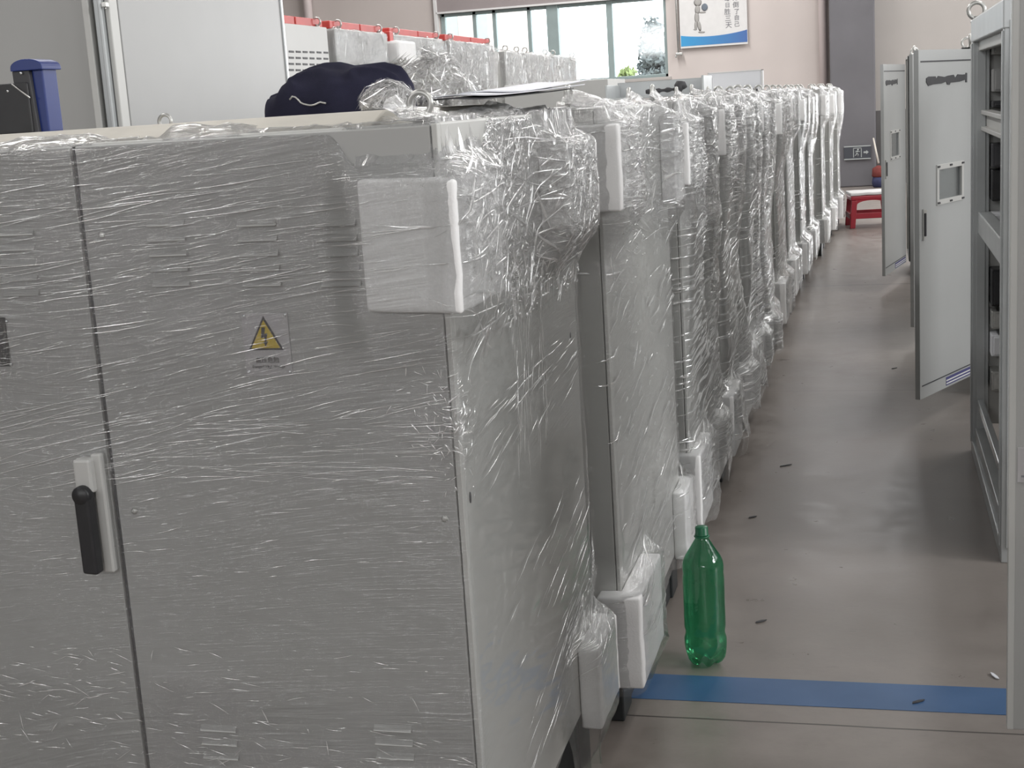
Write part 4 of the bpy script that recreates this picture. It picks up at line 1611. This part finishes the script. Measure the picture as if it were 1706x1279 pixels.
def petal(r, z, a):
    if z < .045:
        k = (1 - z / .045)
        lobes = .5 + .5 * math.cos(5 * a)
        return r * (1 - .18 * k * (1 - lobes)), z + .012 * k * (1 - lobes)
    if .10 < z < .25:
        return r * (1 + .006 * math.sin(6 * a + z * 60)), z
    return r, z


MB().lathe(prof, 48, (0, 0, 0), petal, cap=False).build('bottle_body', 'green_pet', bo)
cp = MB()
cp.lathe([(.0, .3845), (.0145, .3845), (.0165, .3825), (.0168, .365), (.0178, .364), (.0178, .361), (.0168, .360), (0, .3595)], 32, fn=lambda r, z, a: (r * (1 + (.02 * math.cos(30 * a) if .36 < z < .383 and r > .015 else 0)), z), cap=False)
cp.build('cap', 'green_cap', bo)
MB().lathe([(.0168, .356), (.021, .357), (.021, .3585), (.0168, .3595)], 28, cap=False).build('neck_ring', 'green_cap', bo)

# scraps on the floor
for lab, x, y, w_, mt_ in (('tiny pale cigarette-like scrap on the floor above the blue tape at right', 1657, 1127, .022, 'paper'),
                           ('small dark scrap on the floor right of the green bottle', 1268, 1036, .02, 'charcoal'),
                           ('thin dark fleck on the aisle floor above the bottle cap', 1254, 862, .018, 'charcoal'),
                           ('dark scrap on the aisle floor halfway to the open door', 1309, 776, .03, 'charcoal'),
                           ('small dark scuff piece lying on the blue tape near its right end', 1530, 1170, .02, 'charcoal'),
                           ('small metal chip on the floor below the second open door', 1490, 614, .02, 'charcoal')):
    p = onz(x, y)
    mb = MB().prism([(-w_, -.003), (-w_ * .3, -.005), (w_ * .6, -.003), (w_, .002), (w_ * .2, .006), (-w_ * .7, .004)], 'z', .0015, .0045, .0006)
    o = mb.build('floor_scrap', mt_)
    o.location = (p.x, p.y, 0)
    o.rotation_euler = (0, 0, .6 if mt_ == 'charcoal' else 1.9)
    tag(o, lab, 'scrap')

# red stool with white sheet
sp = onz(1448, 376)
stl = thing('plastic_stool', 'red plastic step stool at the far end of the aisle', 'stool', (sp.x, sp.y, 0), rad(8))
kx = sp.y / FPX * 1.02
sw, sd, shh = 31 * kx, 30 * kx, 50 * kx
MB().box(-sw, sw, -sd, sd, shh - .05, shh, .012).build('seat', 'red_plastic', stl)
for sx_ in (-1, 1):
    for sy_ in (-1, 1):
        lg = MB()
        lg.prism([(sx_ * sw * .98, shh - .05), (sx_ * sw * .70, shh - .05), (sx_ * sw * .82, 0), (sx_ * sw * 1.08, 0)], 'y', sy_ * sd - .02, sy_ * sd + .02, .006)
        lg.build('leg', 'red_plastic', stl)
rl = MB()
for sy_ in (-1, 1):
    rl.box(-sw, sw, sy_ * sd - .014, sy_ * sd + .014, .10, .16, .005)
    K = 10
    arch = [(-sw * .78, shh - .045)] + [(-sw * .72 * math.cos(pi * k / K), shh - .05 - .045 * (1 - math.sin(pi * k / K))) for k in range(K + 1)] + [(sw * .78, shh - .045)]
    rl.prism(arch, 'y', sy_ * sd - .012, sy_ * sd + .012)
for sx_ in (-1, 1):
    rl.box(sx_ * sw - .014, sx_ * sw + .014, -sd, sd, .10, .16, .005)
rl.build('rung', 'red_plastic', stl)
wsx = MB().box(-sw * 1.03, sw * 1.05, -sd, sd * 1.05, 0, .03, .008)
bm_ = wsx.bm
bmesh.ops.subdivide_edges(bm_, edges=[e for e in bm_.edges if e.calc_length() > .1], cuts=4, use_grid_fill=True)
for v in bm_.verts:
    v.co.z += .006 * mn.noise(v.co * 12)
    if v.co.z < .003:
        v.co.z = 0
o = wsx.build('foam_sheet', 'white_vinyl')
o.location = (sp.x, sp.y, shh + .003)
o.rotation_euler = (0, 0, rad(8))
tag(o, 'white foam sheet lying on top of the red plastic stool', 'sheet')
# mop leaning on the wall
q0 = ony(1464, 304, CY - .28)
mpo = thing('mop', 'mop with red and blue head and pale handle leaning right of the dark column', 'mop', (q0.x, CY - .3, 0))
zt_ = ony(1457, 230, CY - .1).z
MB().tube([(.0, .02, .35), (-.07, .20, zt_)], [.016, .012], 10).build('handle', 'wood_pale', mpo)
zm = ony(1464, 280, CY - .3).z
mb = MB().lathe([(.02, zm + .04), (.09, zm), (.10, zm - .11), (.085, zm - .13)], 16)
mb.build('mop_head', 'mop_red', mpo)
MB().lathe([(.085, zm - .125), (.10, zm - .2), (.09, .02), (.07, .0)], 16).build('mop_fringe', 'mop_blue', mpo)

# ------------------------------------------------------------------ right side: open frame cabinet
XF = .37
Y1 = onz(1612, 750).y
Y0 = 4.42
HR = 1.722
fc = thing('open_frame_cabinet', 'unfinished open steel frame cabinet with bare posts on the right of the aisle', 'cabinet', (XF, Y0, 0))
DR = Y1 - Y0
pw = .062


def post_mb(y, x=0.):
    m_ = MB()
    m_.box(x, x + pw, y, y + pw, 0.0, HR, .003)
    m_.box(x + .014, x + pw - .014, y - .006, y + .001, .05, HR - .06, .002)
    m_.box(x - .005, x + .001, y + .018, y + pw - .016, .05, HR - .09, .002)
    return m_


for y_ in (0, DR - pw):
    for x_0 in (0, .75):
        post_mb(y_, x_0).build('post', 'frame_steel', fc)
bm2 = MB()
bm2.box(-.004, .02, -.003, DR + .003, HR - .085, HR - .001, .004).box(.73, .755 + pw, -.003, DR + .003, HR - .085, HR - .001, .003).box(.02, .73, DR - .05, DR - .004, HR - .085, HR - .005, .003).box(.02, .73, .004, .05, HR - .085, HR - .005, .003)
bm2.build('top_beam', 'frame_steel', fc)
MB().box(.0, .80, .0, DR, HR - .004, HR + .002, .001).build('roof_panel', 'cabinet_grey', fc)
MB().box(.02, .045, pw, DR - pw, HR - .12, HR - .07, .003).build('inner_beam', 'cabinet_grey', fc)
for z0_, z1_2 in ((1.300, 1.316), (1.362, 1.378)):
    MB().box(.03, .07, pw, DR - pw, z0_, z1_2, .002).build('rail', 'cabinet_grey', fc)
MB().box(.05, .06, pw, DR - pw, 1.316, 1.362, .001).build('rail_plate', 'cabinet_grey', fc)
MB().box(.02, .07, pw, DR - pw, .90, .985, .004).build('cross_rail', 'frame_steel', fc)
MB().box(.0, .05, pw, DR - pw, .0, .055, .004).box(.012, .05, pw, DR - pw, .055, .11, .003).build('bottom_beam', 'frame_steel', fc)
MB().box(.75, .80, pw, DR - pw, .0, .11, .004).build('bottom_beam', 'frame_steel', fc)
MB().box(.02, .045, pw, DR - pw, .20, .23, .003).build('cable_tray', 'bright_steel', fc)
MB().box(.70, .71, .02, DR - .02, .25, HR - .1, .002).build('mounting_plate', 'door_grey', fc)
MB().box(.0, .7, DR - .03, DR - .012, .12, HR - .1, .002).build('end_panel', 'cabinet_grey', fc)
for z0_, z1_2, mt_, nm in ((1.585, 1.625, 'light_plastic', 'circuit_breaker'), (1.445, 1.53, 'panel_pale', 'circuit_breaker'), (1.385, 1.41, 'charcoal', 'busbar_holder'),
                           (1.16, 1.25, 'charcoal', 'contactor'), (1.03, 1.15, 'black_plastic', 'contactor'), (.90, .985, 'white_board', 'power_supply'),
                           (.62, .765, 'black_plastic', 'terminal_block'), (.53, .60, 'zinc', 'fuse_holder'), (.42, .505, 'white_board', 'relay'), (.28, .36, 'zinc', 'fuse_holder')):
    m_ = MB().box(.066, .30, DR - .15, DR - .031, z0_, z1_2, .004)
    for k in range(4):
        m_.box(.075 + k * .055, .11 + k * .055, DR - .158, DR - .148, z0_ + .008, z1_2 - .008, .002)
    m_.build(nm, mt_, fc)
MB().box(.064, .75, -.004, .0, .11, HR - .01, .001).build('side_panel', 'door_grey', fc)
q = onx(1627, 15, XF + .03)
eyebolt(fc, .03, q.y - Y0, HR + .002, 'y', 2.0)


# glyph band: dark irregular letter strokes
def glyph(parent, x0, x1, zc, h, yface, facing=-1):
    pts = [(0, -.15), (.0, .25), (.06, .42), (.22, .40), (.235, .1), (.28, .42), (.36, .36), (.44, .28), (.52, .40), (.66, .46), (.70, .10), (.76, .48), (.88, .42), (.965, .45), (.97, .58), (1., .58), (1., -.42), (.965, -.42),
           (.96, -.12), (.9, -.2), (.8, -.30), (.58, -.34), (.56, -.55), (.50, -.5), (.48, -.2), (.36, -.36), (.15, -.40), (.05, -.52)]
    P_ = [(x0 + (x1 - x0) * a, zc + h * b) for a, b in pts]
    a, b = sorted((yface, yface + facing * .003))
    return MB().prism(P_, 'y', a, b).build('black_lettering', 'charcoal', parent)


def open_door_cabinet(free, hinge, zb_, ztop, Dc, lab, win_px, roofz, glyph_on=True, doorlab=None, xbody=None):
    """free / hinge: XY of the door edge that sticks into the aisle and of the hinge side."""
    d = Vector((hinge[0] - free[0], hinge[1] - free[1], 0))
    Ld = d.length
    ang = math.atan2(d.y, d.x)
    c = thing('open_cabinet', lab, 'cabinet', (hinge[0], hinge[1], 0))
    b = MB()
    xb = .02
    # carcass: back, sides, roof, floor, open towards the aisle
    b.box(xb, xb + .8, 0.02, .04, .12, roofz, .003).box(xb, xb + .8, Dc - .02, Dc, .12, roofz, .003)
    b.box(xb + .78, xb + .8, .02, Dc, .12, roofz, .003).box(xb, xb + .8, .02, Dc, roofz - .02, roofz, .003).box(xb, xb + .8, .02, Dc, .12, .14, .003)
    b.box(xb, xb + .03, .02, .06, .12, roofz, .003).box(xb, xb + .03, Dc - .05, Dc, .12, roofz, .003)
    b.build('body', 'cabinet_grey', c)
    MB().box(xb + .03, xb + .78, .04, Dc - .02, 0, .12).build('plinth', 'plinth_black', c)
    eyebolt(c, xb + .05, .07, roofz, 'x', 1.9)
    eyebolt(c, xb + .07, Dc - .1, roofz, 'y', 1.9)
    MB().box(xb + .5, xb + .52, .06, Dc - .04, .3, roofz - .1, .002).build('mounting_plate', 'zinc', c)
    MB().box(xb + .3, xb + .5, .12, Dc - .14, 1.0, 1.25, .01).build('breaker', 'black_plastic', c)
    # door: local x from free edge (0) to hinge (Ld), outside face at local y<0
    dr = MB()
    wx0, wx1, wz0, wz1 = win_px
    T = .022
    gx, gz = [0, wx0, wx1, Ld], [zb_, wz0, wz1, ztop]
    vv = {(i_, j_, k_): dr.bm.verts.new((gx[i_], k_ * T, gz[j_])) for i_ in range(4) for j_ in range(4) for k_ in (0, 1)}
    for i_ in range(3):
        for j_ in range(3):
            if (i_, j_) == (1, 1):
                continue
            for k_ in (0, 1):
                dr.bm.faces.new([vv[i_, j_, k_], vv[i_ + 1, j_, k_], vv[i_ + 1, j_ + 1, k_], vv[i_, j_ + 1, k_]])
    for loop in ([(0, 0), (1, 0), (2, 0), (3, 0), (3, 1), (3, 2), (3, 3), (2, 3), (1, 3), (0, 3), (0, 2), (0, 1)], [(1, 1), (1, 2), (2, 2), (2, 1)]):
        for p_, q_ in zip(loop, loop[1:] + loop[:1]):
            dr.bm.faces.new([vv[p_[0], p_[1], 0], vv[q_[0], q_[1], 0], vv[q_[0], q_[1], 1], vv[p_[0], p_[1], 1]])
    bmesh.ops.recalc_face_normals(dr.bm, faces=dr.bm.faces[:])
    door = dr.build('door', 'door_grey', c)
    door.location = (-d.x, -d.y, 0)
    door.rotation_euler = (0, 0, ang)
    if doorlab:
        door['label'] = doorlab

    def sub(mb_, n, mt_):
        return mb_.build(n, mt_, door)
    sub(MB().box(.02, Ld - .02, -.0015, .0005, ztop - .052, ztop - .046).box(.02, Ld - .02, -.0015, .0005, zb_ + .055, zb_ + .060), 'crease', 'charcoal')
    fr = MB()
    e = .022
    fr.box(wx0 - e, wx0, -.006, .002, wz0 - e, wz1 + e, .001).box(wx1, wx1 + e, -.006, .002, wz0 - e, wz1 + e, .001).box(wx0, wx1, -.006, .002, wz1, wz1 + e, .001).box(wx0, wx1, -.006, .002, wz0 - e, wz0, .001)
    for zz in (wz0 - e * .6, wz1 + e * .6):
        for xx in (wx0 - .008, (wx0 + wx1) / 2, wx1 + .008):
            fr.box(xx - .012, xx + .012, -.010, -.004, zz - .004, zz + .004, .001, mi=1)
    sub(fr, 'window_frame', ['light_plastic', 'charcoal'])
    sub(MB().box(wx0, wx1, .006, .010, wz0, wz1), 'window_pane', 'acrylic')
    hz = (zb_ + ztop) / 2 + .02
    hd = MB().prism([(.030, hz - .075), (.055, hz - .05), (.062, hz + .055), (.050, hz + .062), (.030, hz + .062)], 'y', -.008, .001, .002)
    hd.box(.033, .042, -.016, -.006, hz - .055, hz + .045, .002, mi=1)
    sub(hd, 'handle', ['zinc', 'charcoal'])
    if glyph_on:
        glyph(door, .075, min(Ld - .02, .52), ztop - .13, .042, 0.0)
    st = sub(MB().box(Ld * .45, Ld * .95, -.0022, .0, zb_ + .01, zb_ + .048), 'sticker', 'sticker_blue')
    sub(MB().box(Ld * .45, Ld * .95, -.0030, -.0018, zb_ + .016, zb_ + .022).box(Ld * .45, Ld * .95, -.0030, -.0018, zb_ + .030, zb_ + .036), 'sticker_stripe', 'white_vinyl')
    return c


# nearest open door (outside face to the camera)
p_f = onz(1533, 666, .12)
p_h = onz(1609, 630, .12)
dv = (p_h - p_f)
hin = p_f + dv * 1.22


def on_door(x, y, pf, dv_):
    """photo point -> (distance along the door, height)"""
    dd = Vector((dv_.x, dv_.y, 0)).normalized()
    r_ = ray(x, y)
    nrm = Vector((dd.y, -dd.x, 0))
    t = (Vector((pf.x, pf.y, H)) - Vector((0, 0, H))).dot(nrm) / r_.dot(nrm)
    P_ = r_ * t + Vector((0, 0, H))
    return (P_ - pf).dot(dd), P_.z


ztop_ = on_door(1535, 83, p_f, dv)[1]
w0 = on_door(1563, 333, p_f, dv)
w1 = on_door(1592, 270, p_f, dv)
R3 = open_door_cabinet((p_f.x, p_f.y), (hin.x, hin.y), .12, ztop_, .78, 'grey cabinet with its windowed door swung open beside the open steel frame', (w0[0], w1[0] + .06, w0[1], w1[1] - .02), ztop_ + .035)
# middle one, almost hidden
p_f2 = onz(1523, 545, .12)
R4 = open_door_cabinet((p_f2.x, p_f2.y), (p_f2.x + .27, p_f2.y + .52), .12, ztop_ + .02, .8, 'grey cabinet whose open door edge shows just behind the nearest open door', (.15, .35, 1.0, 1.2), ztop_ + .05)
p_f3 = onz(1475, 460, .12)
p_h3 = onz(1509, 437, .12)
dv3 = p_h3 - p_f3
w0 = on_door(1484, 262, p_f3, dv3)
w1 = on_door(1497, 220, p_f3, dv3)
hin3 = p_f3 + dv3 * 1.03
R5 = open_door_cabinet((p_f3.x, p_f3.y), (hin3.x, hin3.y), .12, on_door(1477, 107, p_f3, dv3)[1], .8, 'farthest grey cabinet with open windowed door on the right beside the red stool', (w0[0], w1[0], w0[1], w1[1]), 1.70)

# nearest right cabinet: only its open door edge shows
p = ony(1682, 640, 3.0)
rc = thing('open_cabinet', 'nearest right cabinet, only its light grey open door edge visible at the frame side', 'cabinet', (p.x, 3.0, 0))
dd_ = MB().box(.012, .60, -.0, .024, .10, 1.80, .003)
dro = dd_.build('door', 'cabinet_grey_shaded', rc)
dro['label'] = 'light grey open door'
MB().box(.0, .014, .0, .024, .10, 1.80, .002).build('door_edge', 'cabinet_grey', rc)
q0, q1 = ony(1695, 745, 2.998), ony(1730, 804, 2.998)
pl_ = MB().box(q0.x - p.x, q1.x - p.x, -.003, .0, q1.z, q0.z, .001).build('label_plate', 'sign_plate', rc)
MB().box(q0.x - p.x + .008, q1.x - p.x - .004, -.004, -.002, q1.z + .012, q1.z + .016).build('plate_line', 'ink_grey', pl_)
mb = MB().box(.60, 1.3, -.9, .0, .1, 1.8, .004)
mb.build('body', 'cabinet_grey', rc)
MB().box(.62, 1.28, -.88, -.02, 0, .1).build('plinth', 'plinth_black', rc)

# ------------------------------------------------------------------ light
wd = bpy.data.worlds.new('world')
C.world = wd
wd.use_nodes = True
nt = wd.node_tree
bg = nt.nodes['Background']
bg.inputs[0].default_value = (.88, .95, 1, 1)
bg.inputs[1].default_value = 6.


def area(name, loc, rot, sx, sy, power, col=(1, 1, 1)):
    l = bpy.data.lights.new(name, 'AREA')
    l.shape = 'RECTANGLE'
    l.size, l.size_y = sx, sy
    l.energy = power
    l.color = col
    o = bpy.data.objects.new(name, l)
    COL.objects.link(o)
    o.location = loc
    o.rotation_euler = rot
    return o


# daylight through the high windows of the right-hand wall
for y, p in ((-3.5, 60), (1.9, 500), (6.5, 80), (12., 110), (18., 200)):
    area('unseen_daylight', (XR - .05, y, 4.0), (0, rad(90), 0), 2.2, 3.4, p, (.98, .99, 1))
# added area lights behind the camera: front fill and film highlights
for k, x in enumerate((-7., -2.6, 1.8)):
    area('unseen_daylight', (x, YB + .05, 3.6), (rad(90), 0, 0), 2.6, 1.0, 105, (.98, .99, 1))
# added area lights by the far wall, out of view, for film and floor highlights
area('added_far_right_light', (4.9, WY - .05, 2.0), (rad(-90), 0, 0), 4.4, 3.6, 560, (.98, .99, 1))
area('added_far_high_light', (-1.5, WY - .05, 5.4), (rad(-90), 0, 0), 12., 1.0, 260, (.98, .99, 1))
# roof skylight strips
for (x, y, p) in ((-5, 2, 150), (-5, 9, 200), (-4, 17.5, 380), (2.5, 2, 80), (2.5, 9, 150), (1.5, 17.5, 210)):
    area('roof_light', (x, y, ZC - .05), (0, 0, 0), .4, 5.5, p, (1, .985, .97))

C.view_settings.view_transform = 'Standard'
C.view_settings.look = 'None'
C.view_settings.gamma = 1
C.view_settings.exposure = 0.
C.view_settings.use_curve_mapping = False
C.cycles.adaptive_threshold = .02
C.cycles.max_bounces = 9
C.cycles.transparent_max_bounces = 16
C.cycles.diffuse_bounces = 3
C.cycles.glossy_bounces = 4
C.cycles.caustics_reflective = False
C.cycles.caustics_refractive = False
